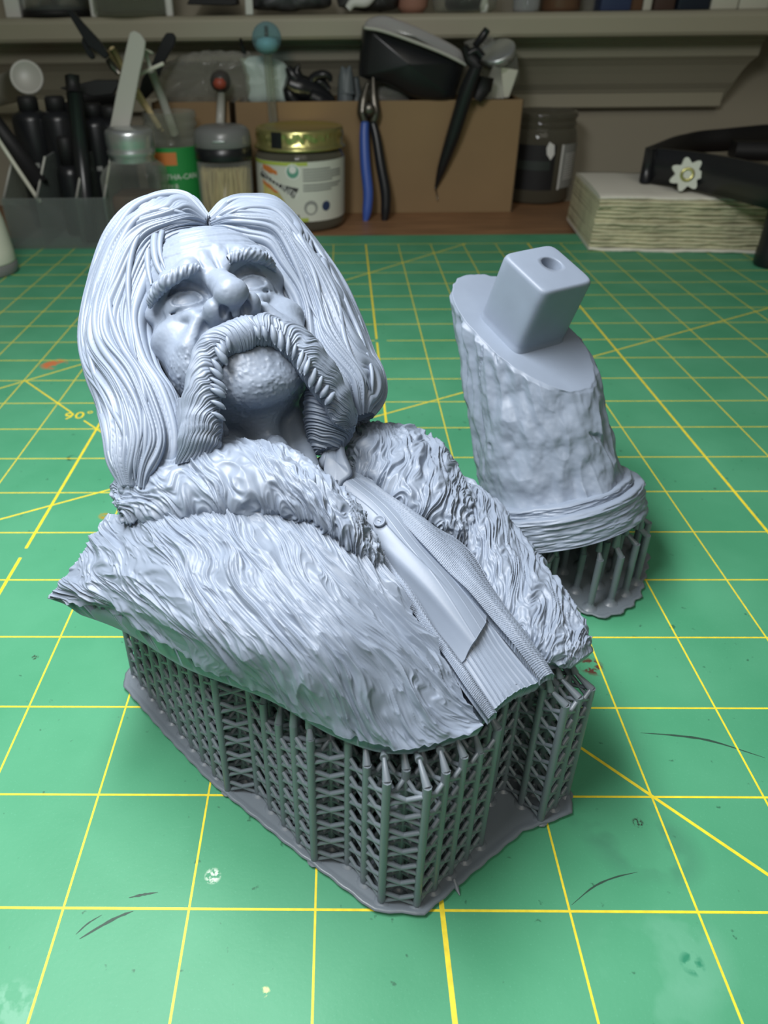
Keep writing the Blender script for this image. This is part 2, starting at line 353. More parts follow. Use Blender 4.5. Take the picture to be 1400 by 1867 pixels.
# ---------------------------------------------------------------- the printed bust: head
BUST = thing('resin_bust', 'large grey resin bust of a long-haired moustached man in fur coat, lying on print supports', 'bust', (6.5, 3, 0))
def build_head():
    s = Sdf((-9.5, -11.5, -24), (9.5, 13.2, 13.5), .125)
    E, Cp, P = s.ell, s.cap, s.path
    E((0, -.5, 3.), (7.7, 9.6, 8.3), .1); E((0, 3., 3.8), (6.9, 6.1, 5.6), 2.); E((0, 2.4, -3), (6.7, 6.1, 8.2), 2.)
    E((.3, 3.0, -7.2), (5.8, 5.0, 3.2), 1.6)
    for x in (-5., 5.): E((x, 5.0, -2.6), (2.3, 2.5, 1.7), 1.6); E((x*.86, 5.6, -5.8), (2.2, 2.3, 2.6), 1.6)
    E((.5, 6.6, -7.), (3.5, 2.6, 3.), 1.4)
    E((.4, 7.0, -9.0), (4.0, 2.3, 2.8), 1.5); E((.4, 7.2, -10.5), (2.7, 1.6, 1.3), 1.0); E((.3, 5.2, -8.6), (4.8, 3.2, 2.2), 1.4)
    # neck
    nb = toH(onz(505, 900, 5.6)); ax = toH(onz(445, 870, 5.6)); bx = toH(onz(590, 900, 5.6))
    Cp((-.3, -2.2, -7), nb+[0, -2.6, 0], 4.6, 5.6, 1.0)
    Cp((.6, 1.6, -11.5), nb+[.6, 1.6, 0], 1.1, 1.3, 1.8); E((.8, 2.7, -14.5), (1.1, 1.0, 1.4), 1.2)
    for sx, kx in ((-1, -3.4), (1, 4.6)): Cp((kx, -.2, -10), (kx*.62, 2.2, -21), .7, .8, 1.6)
    # brow ridges
    P([(-1.0, 8.6, 1.4), (-2.6, 9.0, 1.6), (-4.4, 8.2, 1.5), (-6.3, 5.6, .4)], [.85, 1.05, 1.0, .8], .8)
    P([(.5, 8.6, 1.8), (2.2, 9.0, 2.3), (4.0, 8.2, 2.7), (5.9, 5.8, 1.8)], [.85, 1.05, 1.0, .8], .8)
    # sockets, eyes, lids, bags
    for cx, cz, sg in ((-3.5, -.55, -1), (2.75, -.05, 1)):
        E((cx, 9.0, cz+.1), (2.3, 1.9, 1.35), .6, True); E((cx-sg*1.0, 8.6, cz+.1), (1.0, 1.2, .9), .5, True)
        E((cx, 6.55, cz), (2.2, 2.0, 1.75), .35)
        t = np.linspace(0, 1, 9); xs = cx+(t-.5)*3.9; ar = np.sin(t*np.pi); back = -1.3*np.clip((t-.5)*sg*2, 0, 1)**2-.5*np.abs(t-.5)*2
        P(np.stack([xs, 8.35+.35*ar+back, cz+.35+ar*1.15], 1), .12, .3, True)
        P(np.stack([xs, 7.75+.35*ar+back, cz-.75-ar*1.1], 1), [.15, .25, .38, .45, .48, .45, .38, .25, .15], .35)
        P(np.stack([xs, 8.3+.3*ar+back, cz-.35-ar*.95], 1), .08, .3, True)
        E((cx, 9.0, cz-.05), (1.75, 1.55, .74), .07, True)
        E((cx, 6.68, cz), (1.8, 1.62, 1.5), .03)
        for k in range(3): Cp((cx+sg*2.2, 6.9, cz-.2-.3*k), (cx+sg*3.4, 5.2, cz-.5-.75*k), .10, .06, .2, True)
    # nose
    P([(-.35, 8.3, 1.4), (-.4, 9.35, -.4), (-.4, 10.2, -1.8), (-.4, 10.9, -3.2)], [.75, .9, 1.1, 1.25], .9)
    E((-.4, 11.1, -3.2), (1.5, 1.25, 1.25), .5); E((-.4, 9.4, -.6), (.95, .8, .8), .6)
    for x in (-1.95, 1.35): E((x*1.02, 9.6, -3.5), (.85, 1.15, .95), .35); E((x*1.0+(.35 if x < 0 else -.35), 8.9, -3.6), (1.1, 1.3, 1.0), .6)
    Cp((-.3, 10.9, -4.0), (-.3, 9.8, -4.5), .24, .34, .3)
    for x in (-1.3, .7): E((x, 10.2, -4.55), (.46, .8, 1.0), .10, True)
    for sg, x0 in ((-1, -2.6), (1, 2.1)):
        P([(x0, 8.7, -3.3), (x0+sg*1.3, 8.2, -5.2), (x0+sg*2.2, 7.2, -7.6)], [.16, .22, .15], .55, True)
        P([(x0+sg*.75, 8.5, -3.3), (x0+sg*2.1, 7.7, -5.2)], [.45, .55], .9)
    # frown furrows and forehead wrinkles
    Cp((-.75, 9.1, .9), (-1.0, 9.3, 3.1), .5, .35, .35); Cp((.45, 9.1, 1.4), (.55, 9.4, 3.5), .45, .3, .35)
    Cp((-.15, 9.55, .9), (-.25, 9.75, 3.3), .18, .1, .25, True); Cp((-1.55, 9.6, 1.4), (-1.9, 9.6, 3.6), .16, .1, .25, True); Cp((1.2, 9.6, 1.9), (1.4, 9.7, 3.9), .16, .1, .25, True)
    for x in (-7.3, 7.3): E((x, -.6, -2.), (.9, 1.7, 3.1), .5); E((x*1.06, -.2, -1.6), (.45, 1.0, 1.9), .3, True)
    V, F = s.mesh(); N = vnormals(V, F); x, f, z = V.T
    # stubble
    m = smooth01((-4.2-z)/2.5)*smooth01((f-1.0)/3.)*smooth01((z+15.2)/2.2); m *= .6+.4*smooth01((np.abs(x)+(-z-6)*.6-1)/3)
    n1 = np.maximum(0, vnoise(x*4.4, f*4.4, z*3.6, 3)-.2); n2 = np.maximum(0, vnoise(x*6.5+9, f*6.5, z*5.5, 8)-.3)
    d = m*(n1*.17+n2*.13)
    d += .035*fbm(x*.9, f*.9, z*.9, 3, 5)+.012*vnoise(x*6, f*6, z*6, 2)
    w = smooth01((z-3.2)/1.2)*smooth01((f-4)/2); zz = z-.16*x*x*.25+.5*vnoise(x*.35, z*.3, 0, 4)
    d -= w*.10*np.clip(np.sin(zz*4.2), 0, 1)**2+w*.03*np.sin(zz*13+2*vnoise(x*.5, z*.6, 0, 9))
    skin = smooth01((-15.-z)/2)*.06; d += skin*fbm(x*1.2, f*1.2, z*2.0, 3, 12)
    V = V+N*d[:, None]
    keep = None
    return mesh_np('face', HW(V), F[:, ::-1], M_res, BUST)
build_head()

# ---------------------------------------------------------------- hair, moustache, brows
def band(name, inner, outer, bulge, N, nt, ns, groove, parent, m=M_res, sup=2.3, back=.55, mb=None):
    inner = catmull(np.array(inner), nt); outer = catmull(np.array(outer), nt); B = catmull(np.array(bulge, float)[:, None], nt)[:, 0]
    mid = (inner+outer)/2; half = (outer-inner)/2; N = np.asarray(N, float)
    if N.ndim == 1: N = np.repeat(N[None], nt, 0)
    else: N = catmull(N, nt)
    hn = np.linalg.norm(half, axis=1); hd = half/hn[:, None]; N = N-hd*(N*hd).sum(1)[:, None]; N /= np.linalg.norm(N, axis=1)[:, None]
    th = np.linspace(0, 2*np.pi, ns, endpoint=False); c = np.sign(np.cos(th))*np.abs(np.cos(th))**(2/sup); s = np.sign(np.sin(th))*np.abs(np.sin(th))**(2/sup)
    s = np.where(s < 0, s*back, s)
    V = mid[:, None]+half[:, None]*c[None, :, None]+(N*B[:, None])[:, None]*s[None, :, None]
    F = grid_faces(nt, ns, False, True); Vf = V.reshape(-1, 3); Nn = vnormals(Vf, F)
    if ((Vf-np.repeat(mid, ns, 0))*Nn).sum(1).mean() < 0: F = F[:, ::-1]; Nn = -Nn
    T, S = np.meshgrid(np.linspace(0, 1, nt), th, indexing='ij'); s01 = .5*(1-np.cos(S))/2+.5*np.where(S <= np.pi, S, 2*np.pi-S)/np.pi
    d = groove(T, s01, S, Vf.reshape(nt, ns, 3)).reshape(-1); Vf = Vf+Nn*d[:, None]
    band.last = (mid, half, N, B, sup)
    n0 = nt*ns; Vf = np.vstack([Vf, mid[0], mid[-1]]); a = np.arange(ns); b = (a+1) % ns
    own = mb is None; mb = mb or MB()
    c0 = np.stack([a*0+n0, a, b], 1); c1 = np.stack([a*0+n0+1, (nt-1)*ns+b, (nt-1)*ns+a], 1)
    mb.add(Vf, F, c0, c1)
    return mb.build(name, m, parent) if own else None
def locks(freqs, seed, amp, waves=.5, end=.0):
    def g(T, s, S, P):
        w = .17*waves*np.sin(T*11+seed+s*1.5)+.05*waves*np.sin(T*25+seed*2+s*6)
        ph = s+w*np.sin(np.pi*s)+.10*vnoise(T*2.2, s*3, seed, 3)+.045*vnoise(T*6, s*7, seed, 4)
        d = 0
        for k, (fq, a) in enumerate(freqs):
            u = ph*fq+.35*vnoise(T*3+k, s*fq*.35, seed+k, 11)
            r = np.abs(np.sin(u*np.pi)); d = d+a*(r**.55-.62)
        return amp*d*(1-.3*end*T)
    return g
hN = HR[:, 1]*-1; hU = HR[:, 2]; hX = HR[:, 0]
HAIR_L = [((374, 420, 6.4), (379, 401, 5.2)), ((346, 424, 7.2), (352, 372, 4.6)), ((318, 436, 7), (308, 378, 3.2)), ((292, 462, 6.4), (258, 404, 1.4)), ((279, 505, 5.8), (222, 452, 0)), ((268, 560, 5.2), (201, 520, -1.6)), ((266, 612, 4.7), (189, 590, -2.6)), ((280, 665, 5), (185, 655, -3)), ((310, 712, 5.4), (196, 715, -2.6)), ((325, 765, 5.2), (220, 775, -1.6)), ((327, 815, 4.6), (229, 825, -.6)), ((312, 862, 3.6), (232, 862, 0)), ((300, 905, 2.6), (248, 898, .4))]
HAIR_R = [((384, 421, 6.4), (380, 401, 5.2)), ((412, 424, 7.2), (404, 380, 4.6)), ((445, 434, 7.3), (440, 383, 3.6)), ((480, 455, 7), (480, 394, 2.4)), ((505, 492, 6.2), (520, 440, .8)), ((534, 540, 5.2), (562, 502, -.8)), ((550, 588, 4.4), (606, 560, -2.2)), ((560, 632, 4.2), (632, 622, -3)), ((585, 680, 3.8), (652, 676, -3)), ((612, 722, 3), (672, 712, -2.6)), ((628, 748, 2), (680, 745, -2.2)), ((640, 764, 1.2), (664, 768, -1.8))]
def hpts(L, k): return [hf(*p[k]) for p in L]
nt = 520
band('hair', hpts(HAIR_L, 0), hpts(HAIR_L, 1), [.15, .42, .6, .75, .85, .9, .95, 1.0, 1.0, .95, .9, .8, .6], hN-.45*hX, nt, 440, locks(((4.5, 1.9), (11, 1.1), (26, .5)), 1.3, .088, .6), BUST)['label'] = 'long wavy hair on the left side of the face'; INF_L = band.last
band('hair', hpts(HAIR_R, 0), hpts(HAIR_R, 1), [.15, .42, .6, .75, .85, .9, .9, .9, .85, .8, .6, .35], hN+.45*hX, nt, 440, locks(((4.5, 1.9), (11, 1.1), (22, .5)), 4.1, .088, .42), BUST)['label'] = 'long wavy hair on the right side of the face'; INF_R = band.last
def over_strands(info, specs, seed):
    mid, half, N, B, sup = info; n = len(mid)
    for th0, t0, t1, am, r0 in specs:
        T = np.linspace(t0, t1, 90); i = np.clip(T*(n-1), 0, n-1.001); i0 = i.astype(int); f = (i-i0)[:, None]; L = lambda A: A[i0]*(1-f)+A[i0+1]*f
        th = th0+am*np.sin(T*8+seed+th0*3)+.10*np.sin(T*17+th0*7); c = np.sign(np.cos(th))*np.abs(np.cos(th))**(2/sup); s = np.abs(np.sin(th))**(2/sup)
        P = L(mid)+L(half)*c[:, None]+L(N)*(L(B[:, None])*s[:, None]*1.0+.02); e = np.clip(np.minimum((T-t0)/(t1-t0)*5, (t1-T)/(t1-t0)*3), 0.02, 1)**.6
        mb = MB(); tube(mb, P, r0*e, 10); mb.build('hair_strand', M_res, BUST)
over_strands(INF_L, [(.55, .02, .62, .16, .085), (.95, .1, .97, .2, .075), (1.3, .02, .7, .22, .09), (1.65, .2, .98, .2, .08), (2.0, .05, .9, .2, .09), (2.3, .3, .99, .16, .07), (2.6, .02, .6, .14, .07), (1.15, .45, .99, .2, .06), (1.85, .5, .99, .25, .06), (.75, .4, .99, .14, .07)], 1.3)
over_strands(INF_R, [(.6, .03, .7, .12, .08), (.95, .1, .97, .12, .07), (1.3, .02, .8, .14, .085), (1.65, .2, .96, .12, .07), (2.0, .05, .9, .12, .085), (2.35, .25, .97, .12, .07), (2.6, .02, .6, .1, .07), (1.15, .4, .97, .12, .06)], 2.2)
# back of the hair, behind the skull
s = Sdf((-12, -13.5, -12), (12, 6, 14), .3); s.ell((0, -3.2, 2.2), (9.6, 9.2, 9.6), .2); s.ell((0, -4.5, -5), (9, 6.6, 7), 2.5); V, F = s.mesh(); N = vnormals(V, F)
a = np.arctan2(V[:, 0], V[:, 1]+3); V = V+N*(.28*(np.abs(np.sin(a*14+.9*vnoise(V[:, 2]*.3, a*2, 0, 2)))**.5-.6))[:, None]
mesh_np('hair', HW(V), F[:, ::-1], M_res, BUST)['label'] = 'hair at the back of the head'
# loose locks over the temple
mb = MB()
for pts, r0 in ((((300, 398, 6.0), (283, 430, 7.2), (283, 470, 7.8), (296, 500, 7.9), (318, 512, 8.4)), .10), (((292, 405, 6.0), (272, 440, 6.6), (270, 485, 7.0), (276, 520, 7.2)), .10), (((310, 396, 6.4), (294, 428, 7.6), (292, 462, 8.0), (302, 492, 8.2)), .075), (((330, 384, 6), (300, 392, 6.2), (276, 420, 5.8), (262, 470, 5.4), (262, 520, 5.2)), .09),
                (((352, 384, 6.4), (326, 388, 7.2), (302, 404, 7.4), (288, 436, 7.4)), .09), (((404, 390, 6.4), (440, 396, 6.6), (480, 420, 6.4), (512, 462, 5.8), (545, 520, 4.6)), .09), (((395, 398, 7), (430, 408, 7.6), (468, 432, 7.4), (498, 468, 6.8)), .08)):
    P = catmull(np.array([hf(*p) for p in pts]), 36); tube(mb, P, r0*(1-.75*np.linspace(0, 1, 36)**2.5), 9)
mb.build('hair_strand', M_res, BUST)

MO = [((318, 856, 4.2), (402, 846, 4.8)), ((326, 818, 5.6), (404, 808, 6.4)), ((330, 780, 6.4), (402, 772, 7.2)), ((336, 730, 7.2), (401, 728, 8)), ((348, 680, 7.8), (398, 690, 8.7)), ((366, 634, 8.4), (408, 655, 9.3)), ((400, 610, 9.0), (430, 640, 9.8)), ((440, 590, 9.5), (458, 630, 10.1)), ((488, 586, 9.5), (488, 626, 10.0)), ((532, 602, 9.0), (518, 644, 9.6)), ((570, 628, 8.0), (545, 672, 9.0)), ((598, 672, 6.9), (568, 706, 8.)), ((622, 716, 5.8), (592, 736, 6.8)), ((640, 752, 4.8), (608, 768, 5.6)), ((646, 778, 3.8), (632, 784, 4.2))]
def mg(T, s, S, P):
    # s runs 0 at the inner edge (first list) to 1; strands sweep down and outwards
    a = (T-.5)*2; A = np.abs(a); ph = np.sign(a)*(A**.85*44+(1-s)*(-24*A))+2.2*vnoise(T*14, s*2.2, 0, 6)+.8*vnoise(T*40, s*3, 0, 7)
    r = np.abs(np.sin(ph*np.pi*.55)); r2 = np.abs(np.sin(ph*np.pi*1.35+1)); return .034*(r**.6-.6)+.022*(r2-.6)+.035*vnoise(T*34, s*1.5, 0, 8)
band('moustache', hpts(MO, 1), hpts(MO, 0), [.4, .46, .46, .46, .44, .42, .40, .38, .38, .40, .42, .44, .42, .34, .12], hN-.15*hU, 700, 260, mg, BUST, sup=2.1)
mb = MB(); Q = catmull(np.array(hpts(MO, 1)), 64); Qo = catmull(np.array(hpts(MO, 0)), 64)
for k in list(range(9, 27, 2))+list(range(33, 56, 2))+[14, 22, 38, 46]:
    p = Q[k]; o = (Q[k]-Qo[k]); o /= np.linalg.norm(o); tt = Q[min(k+1, 63)]-Q[k-1]; tt /= np.linalg.norm(tt); tt = tt if k > 32 else -tt
    L = .0+.08*rng.random(); st = p-o*.22+hN*(.34+.08*rng.random())-tt*.05; en = p+o*(.06+.12*rng.random())+tt*L+hN*(.10+.14*rng.random())
    t = np.linspace(0, 1, 9); tube(mb, st[None]*(1-t)[:, None]+en[None]*t[:, None]+hN*(.05*np.sin(t*3.1))[:, None], (.045+.04*rng.random())*np.array([.3, .55, .75, .9, 1, 1.05, 1., .75, .2]), 9)
mb.build('moustache_tip', M_res, BUST)
# beard falling below the moustache ends
BD = [((560, 700, 5.6), (640, 742, 4.0)), ((556, 735, 4.4), (646, 762, 3.2)), ((556, 765, 3.2), (642, 786, 2.2)), ((562, 795, 2.0), (632, 806, 1.2)), ((575, 826, .8), (618, 824, .4))]
def bg(T, s, S, P): ph = T*9+s*2.2+.5*vnoise(T*5, s*4, 0, 5); return .05*(np.abs(np.sin(ph*np.pi))**.6-.6)+.02*np.sin(ph*14)
band('beard_end', hpts(BD, 0), hpts(BD, 1), [.3, .5, .5, .45, .3], hN-.5*hX, 160, 120, bg, BUST)
BL = [((402, 770, 6.6), (326, 745, 5.0)), ((405, 800, 5.2), (324, 790, 4.0)), ((404, 830, 3.8), (322, 830, 3.0)), ((400, 870, 2.4), (322, 868, 2.0))]
def bg2(T, s, S, P): ph = s*9+T*1.2+.5*vnoise(T*3, s*8, 0, 5); return .04*(np.abs(np.sin(ph*np.pi))**.6-.6)+.02*np.sin(ph*19)
band('beard_end', hpts(BL, 0), hpts(BL, 1), [.5, .5, .45, .4], hN, 130, 160, bg2, BUST)
for pts in (((362, 488, 9.8), (338, 494, 9.9), (312, 508, 9.7), (290, 526, 8.8), (277, 545, 7.9), (273, 562, 7.2)), ((416, 474, 9.9), (436, 465, 10.1), (460, 465, 9.9), (480, 471, 9.0), (493, 481, 8.2), (502, 496, 7.2))):
    P = catmull(np.array([hf(*p) for p in pts]), 120); n = 40; T_, N_, B_ = frames(P); t = np.linspace(0, 1, 120); r = .165*np.sin(np.pi*np.clip(t*.82+.16, 0, 1))**.6
    th = np.linspace(0, 2*np.pi, n, endpoint=False); rr = r[:, None]*(.92+.16*(np.abs(np.sin(t[:, None]*24+th[None]*1.6+1.2*vnoise(t[:, None]*9, th[None], 0, 4)))**.7)-.08+.16*vnoise(t[:, None]*20, th[None]*1, 0, 3)+.06*np.sin(t[:, None]*95+th[None]*5)); mb = MB()
    V = P[:, None]+rr[..., None]*(np.cos(th)[None, :, None]*N_[:, None]+np.sin(th)[None, :, None]*B_[:, None]); mb.add(V.reshape(-1, 3), grid_faces(120, n, False, True, flip=True)); mb.build('eyebrow', M_res, BUST)

# ---------------------------------------------------------------- the printed bust: coat, collar, waistcoat
ALLB = []                                         # surfaces the supports reach up to
def W3(u, v, z): return onz(u, v, z)
def thick_grid(name, P, drop, pull, m, parent, ctr=(5.8, 5.0, 4.2), base=None, smooth=True, label=None):
    """closed solid: P (n,m,3) seen side, the other side dropped down and pulled towards the middle of the body"""
    n, k = P.shape[:2]; C = np.array(ctr); B0 = P if base is None else base; Q = B0+(C-B0)*np.array([pull, pull, 0])-np.dstack([P[..., 0]*0, P[..., 0]*0, P[..., 0]*0+drop])
    V = np.vstack([P.reshape(-1, 3), Q.reshape(-1, 3)]); F = grid_faces(n, k); t = n*k
    a = V[F[:, 0]]; nz = np.cross(V[F[:, 2]]-a, V[F[:, 3]]-V[F[:, 1]])[:, 2].mean()
    if nz < 0: F = F[:, ::-1]
    G2 = F[:, ::-1]+t
    ring = np.r_[np.arange(k), np.arange(1, n)*k+k-1, (n-1)*k+np.arange(k-2, -1, -1), np.arange(n-2, 0, -1)*k]
    r2 = np.roll(ring, -1); S = np.stack([ring, r2, r2+t, ring+t], 1)
    if nz < 0: S = S[:, ::-1]
    S = S[:, ::-1]
    mb = MB(); mb.add(V, F, G2, S); o = mb.build(name, m, parent, smooth)
    ALLB.append((V, np.vstack([F, G2, S])))
    if label: o['label'] = label
    return o
def gridN(P):
    a = np.gradient(P, axis=0); b = np.gradient(P, axis=1); N = np.cross(a, b); N /= np.linalg.norm(N, axis=2)[..., None]+1e-12
    return N*np.sign(N[..., 2].mean())
def fur(A, B, X, seed, sc=1., amp=1.):
    """A: across the flow, B: along it"""
    w1 = fbm(A*.9, B*.5, 0, 2, seed); w2 = vnoise(A*2.2, B*1.3, 3, seed+1)
    a = A+.34*w1+.10*w2+.13*np.sin(B*2.3+2.*w1); b = B
    d = 0
    for k, (fa, fb, am, pw) in enumerate(((2.3, .62, 1., 1.3), (4.3, 1.0, .85, 1.6), (8.5, 1.7, .48, 1.6), (16, 3.2, .26, 1.4))):
        n = vnoise(a*fa*sc, b*fb*sc, k*3.3, seed+3+k); r = np.clip(1-np.abs(n)*2.1, 0, 1)**pw; g = smooth01(.55+1.2*vnoise(a*fa*.8, b*fb*.9, 7+k, seed+20+k)); d = d+am*(r*g-.25)
    lump = .5*fbm(a*1.9, b*1.1, 2, 3, seed+31)
    fine = .10*np.sin(a*30+1.5*w2)*smooth01(-.1+1.6*vnoise(A*1.6, B*1.1, 1, seed+6))
    return amp*.060*(d+lump+fine)

# right-hand coat front (large panel, viewer's left)
PL = np.array([[W3(*p) for p in r] for r in (
 ((196, 938, 6.1), (270, 925, 6.7), (350, 912, 7.0), (440, 905, 7.15), (530, 915, 7.0), (625, 955, 6.6), (700, 1018, 6.0)),
 ((160, 985, 5.7), (250, 985, 6.35), (350, 985, 6.75), (450, 990, 6.85), (555, 1005, 6.7), (655, 1050, 6.3), (742, 1100, 5.6)),
 ((126, 1035, 5.25), (228, 1042, 5.9), (345, 1062, 6.4), (460, 1085, 6.5), (580, 1110, 6.35), (695, 1140, 5.85), (800, 1182, 5.15)),
 ((98, 1072, 4.9), (215, 1092, 5.35), (335, 1135, 5.85), (470, 1185, 5.95), (600, 1220, 5.75), (728, 1243, 5.2), (846, 1262, 4.65)),
 ((87, 1090, 4.62), (205, 1116, 4.75), (338, 1201, 4.8), (478, 1270, 4.65), (612, 1338, 4.42), (745, 1364, 4.28), (882, 1328, 4.25)))])
n, k = 580, 700
P = grid_interp(PL, n, k); tt, ss = np.meshgrid(np.linspace(0, 1, n), np.linspace(0, 1, k), indexing='ij')
Nn = gridN(P); A = ss*8.2-tt*3.0; Bq = tt*5.5+ss*2.4
d = fur(A*1.25, Bq*.9, P, 3, .8, 1.45)
edge = smooth01((1-tt)/.035); d = d*(.35+.65*edge)
rag = .035*vnoise(ss*90, 0, 0, 21)+.05*vnoise(ss*35, 0, 0, 22)
PB = P.copy(); P = P+Nn*d[..., None]; P = P+(np.array([-.1, -.9, -.4])[None, None]*(rag*smooth01((tt-.93)/.07))[..., None])
coat_drop = (.14+.48*np.exp(-((ss-.2)/.2)**2)*smooth01(ss/.06)+.2*smooth01((ss-.5)/.3))*(1+.0*tt)
thick_grid('coat_front', P, coat_drop*(.25+.75*smooth01(tt*3)), .03, M_res, BUST, base=PB, label='wide fur coat front with flowing grooves')
# underside of the torso
def core():
    R_ = np.array([W3(*p) for p in ((112, 1085, 4.45), (205, 1118, 4.35), (338, 1201, 4.35), (478, 1270, 4.2), (612, 1330, 4.05), (745, 1352, 4.0), (880, 1315, 4.0), (935, 1255, 4.1), (995, 1225, 4.1), (1055, 1200, 4.05), (1050, 1130, 4.2), (985, 1030, 4.35), (900, 930, 4.6), (820, 860, 4.9), (740, 800, 5.2), (640, 800, 5.3), (520, 870, 5.4), (400, 880, 5.4), (300, 920, 5.4), (215, 960, 5.1), (160, 1010, 4.8))])
    n = 160; R2 = np.vstack([R_, R_[:1]]); R2 = catmull(R2, n+1)[:-1]; C = R2.mean(0); C[2] = 3.75; K = 30; V = []
    for q in np.linspace(0, 1, K): V.append(R2*(1-q)+C*q-[0, 0, 0]+np.array([0, 0, 1.])*(0*(1-q))+np.outer(np.ones(n), [0, 0, -.35*np.sin(q*np.pi)]))
    V = np.vstack(V); F = grid_faces(K, n, False, True)
    top = R2*.96+C*.04+[0, 0, .1]; top[:, 2] = R2[:, 2]+.12; V = np.vstack([V, top, C+[0, 0, 1.6]]); t0 = K*n; a = np.arange(n); b = (a+1) % n
    V[:, 2] += .03*vnoise(V[:, 0]*2, V[:, 1]*2, 0, 8)
    T1 = np.stack([a*0+t0+n, t0+a, t0+b], 1); S = np.stack([t0+a, t0+b, b, a], 1)
    zz = np.cross(V[F[:, 2]]-V[F[:, 0]], V[F[:, 3]]-V[F[:, 1]])[:, 2].mean()
    if zz > 0: F = F[:, ::-1]; T1 = T1[:, ::-1]; S = S[:, ::-1]
    mb = MB(); mb.add(V, F, S, T1); mb.build('torso_underside', M_res, BUST); ALLB.append((V, F))
core()
def furcollar(name, A_, B_, bulge, N, nt, ns, seed, fa=10., amp=1., lab=None):
    A_ = np.array([W3(*p) for p in A_]); B_ = np.array([W3(*p) for p in B_])
    def g(T, s, S, P):
        L = fa; a = T*L; b = s*2.8
        cur = .5*vnoise(a*1.1, b*1.1, 0, seed)+.25*vnoise(a*2.3, b*2.3, 0, seed+1)
        d = 0
        for k, (f1, f2, am) in enumerate(((1.9, 1.3, 1.), (4.1, 2.8, .7), (8.8, 5.4, .36))):
            nn = vnoise((a+cur*1.2)*f1+b*.8*f1, (b+cur*.7)*f2, k*2., seed+2+k); d = d+am*(.75-np.abs(nn)*1.9)
        ph = (a*1.0+b*.9+cur*1.8); d = d+.28*np.sin(ph*22+3*vnoise(a*2, b*2, 1, seed+8))*smooth01(.5+1.5*vnoise(a*1.3, b*1.6, 4, seed+9))
        return amp*.074*d*(.15+.85*smooth01((1-T)/.12)*smooth01(T/.06))
    o = band(name, A_, B_, bulge, N, nt, ns, g, BUST, sup=2.2, back=.5)
    if lab: o['label'] = lab
    return o
furcollar('fur_collar', ((214, 925, 6.3), (218, 890, 6.5), (262, 855, 6.6), (335, 833, 6.75), (430, 830, 6.9), (520, 845, 6.85), (590, 885, 6.7), (640, 925, 6.5), (672, 968, 6.2), (692, 1012, 5.9), (715, 1050, 5.6)),
 ((218, 938, 6.3), (236, 950, 6.45), (312, 945, 6.75), (392, 932, 7.0), (470, 928, 7.1), (540, 940, 7.0), (598, 968, 6.8), (640, 1000, 6.5), (668, 1022, 6.2), (690, 1040, 5.95), (712, 1062, 5.6)),
 [.12, .38, .62, .75, .8, .78, .7, .55, .38, .25, .1], np.array([-.1, -.35, 1.]), 560, 240, 31, 13., 1.0, 'fur collar roll below the chin')
furcollar('fur_collar', ((650, 772, 6.1), (700, 782, 5.9), (760, 800, 5.7), (806, 838, 5.5), (836, 888, 5.3), (862, 935, 5.1), (880, 985, 4.9)),
 ((624, 800, 6.0), (645, 850, 6.2), (695, 890, 6.1), (752, 930, 5.9), (800, 962, 5.6), (836, 986, 5.3), (866, 1002, 5.0)),
 [.35, .55, .62, .6, .5, .36, .15], np.array([.35, -.2, 1.]), 460, 220, 41, 9., 1.05, 'fur collar roll over the far shoulder')
furcollar('coat_front', ((826, 868, 4.9), (880, 912, 4.7), (930, 965, 4.5), (985, 1035, 4.4), (1030, 1100, 4.3), (1062, 1148, 4.2), (1078, 1192, 4.1)),
 ((846, 985, 5.2), (866, 1020, 5.1), (898, 1080, 4.9), (938, 1140, 4.7), (975, 1180, 4.55), (1010, 1208, 4.4), (1040, 1218, 4.25)),
 [.45, .55, .52, .48, .42, .34, .2], np.array([.3, -.2, 1.]), 420, 220, 51, 8., .85, 'narrow fur coat front on the far side')
# waistcoat and shirt
PV = np.array([[W3(*p) for p in r] for r in (
 ((545, 850, 6.0), (600, 862, 6.3), (655, 870, 6.15)),
 ((615, 930, 5.8), (680, 925, 6.05), (745, 945, 5.85)),
 ((675, 1010, 5.45), (740, 1000, 5.75), (805, 1015, 5.45)),
 ((735, 1090, 5.05), (805, 1080, 5.4), (866, 1085, 5.1)),
 ((805, 1190, 4.6), (865, 1170, 4.92), (932, 1165, 4.72)),
 ((884, 1312, 4.2), (930, 1268, 4.42), (992, 1238, 4.3)))])
n, k = 380, 200
P = grid_interp(PV, n, k); tt, ss = np.meshgrid(np.linspace(0, 1, n), np.linspace(0, 1, k), indexing='ij'); Nn = gridN(P)
st = np.clip(1-np.abs(((ss*13) % 1)-.5)*6, 0, 1); rag = .03*vnoise(ss*40, 0, 0, 3)
d = .03*st+.04*fbm(ss*2, tt*6, 0, 2, 5)
P2 = P+Nn*d[..., None]; P2[-8:] += (np.array([-.2, -.6, -.2])*rag[-8:, :, None])
thick_grid('shirt_front', P2, .35, .02, M_res, BUST, label='vertically striped lower front')
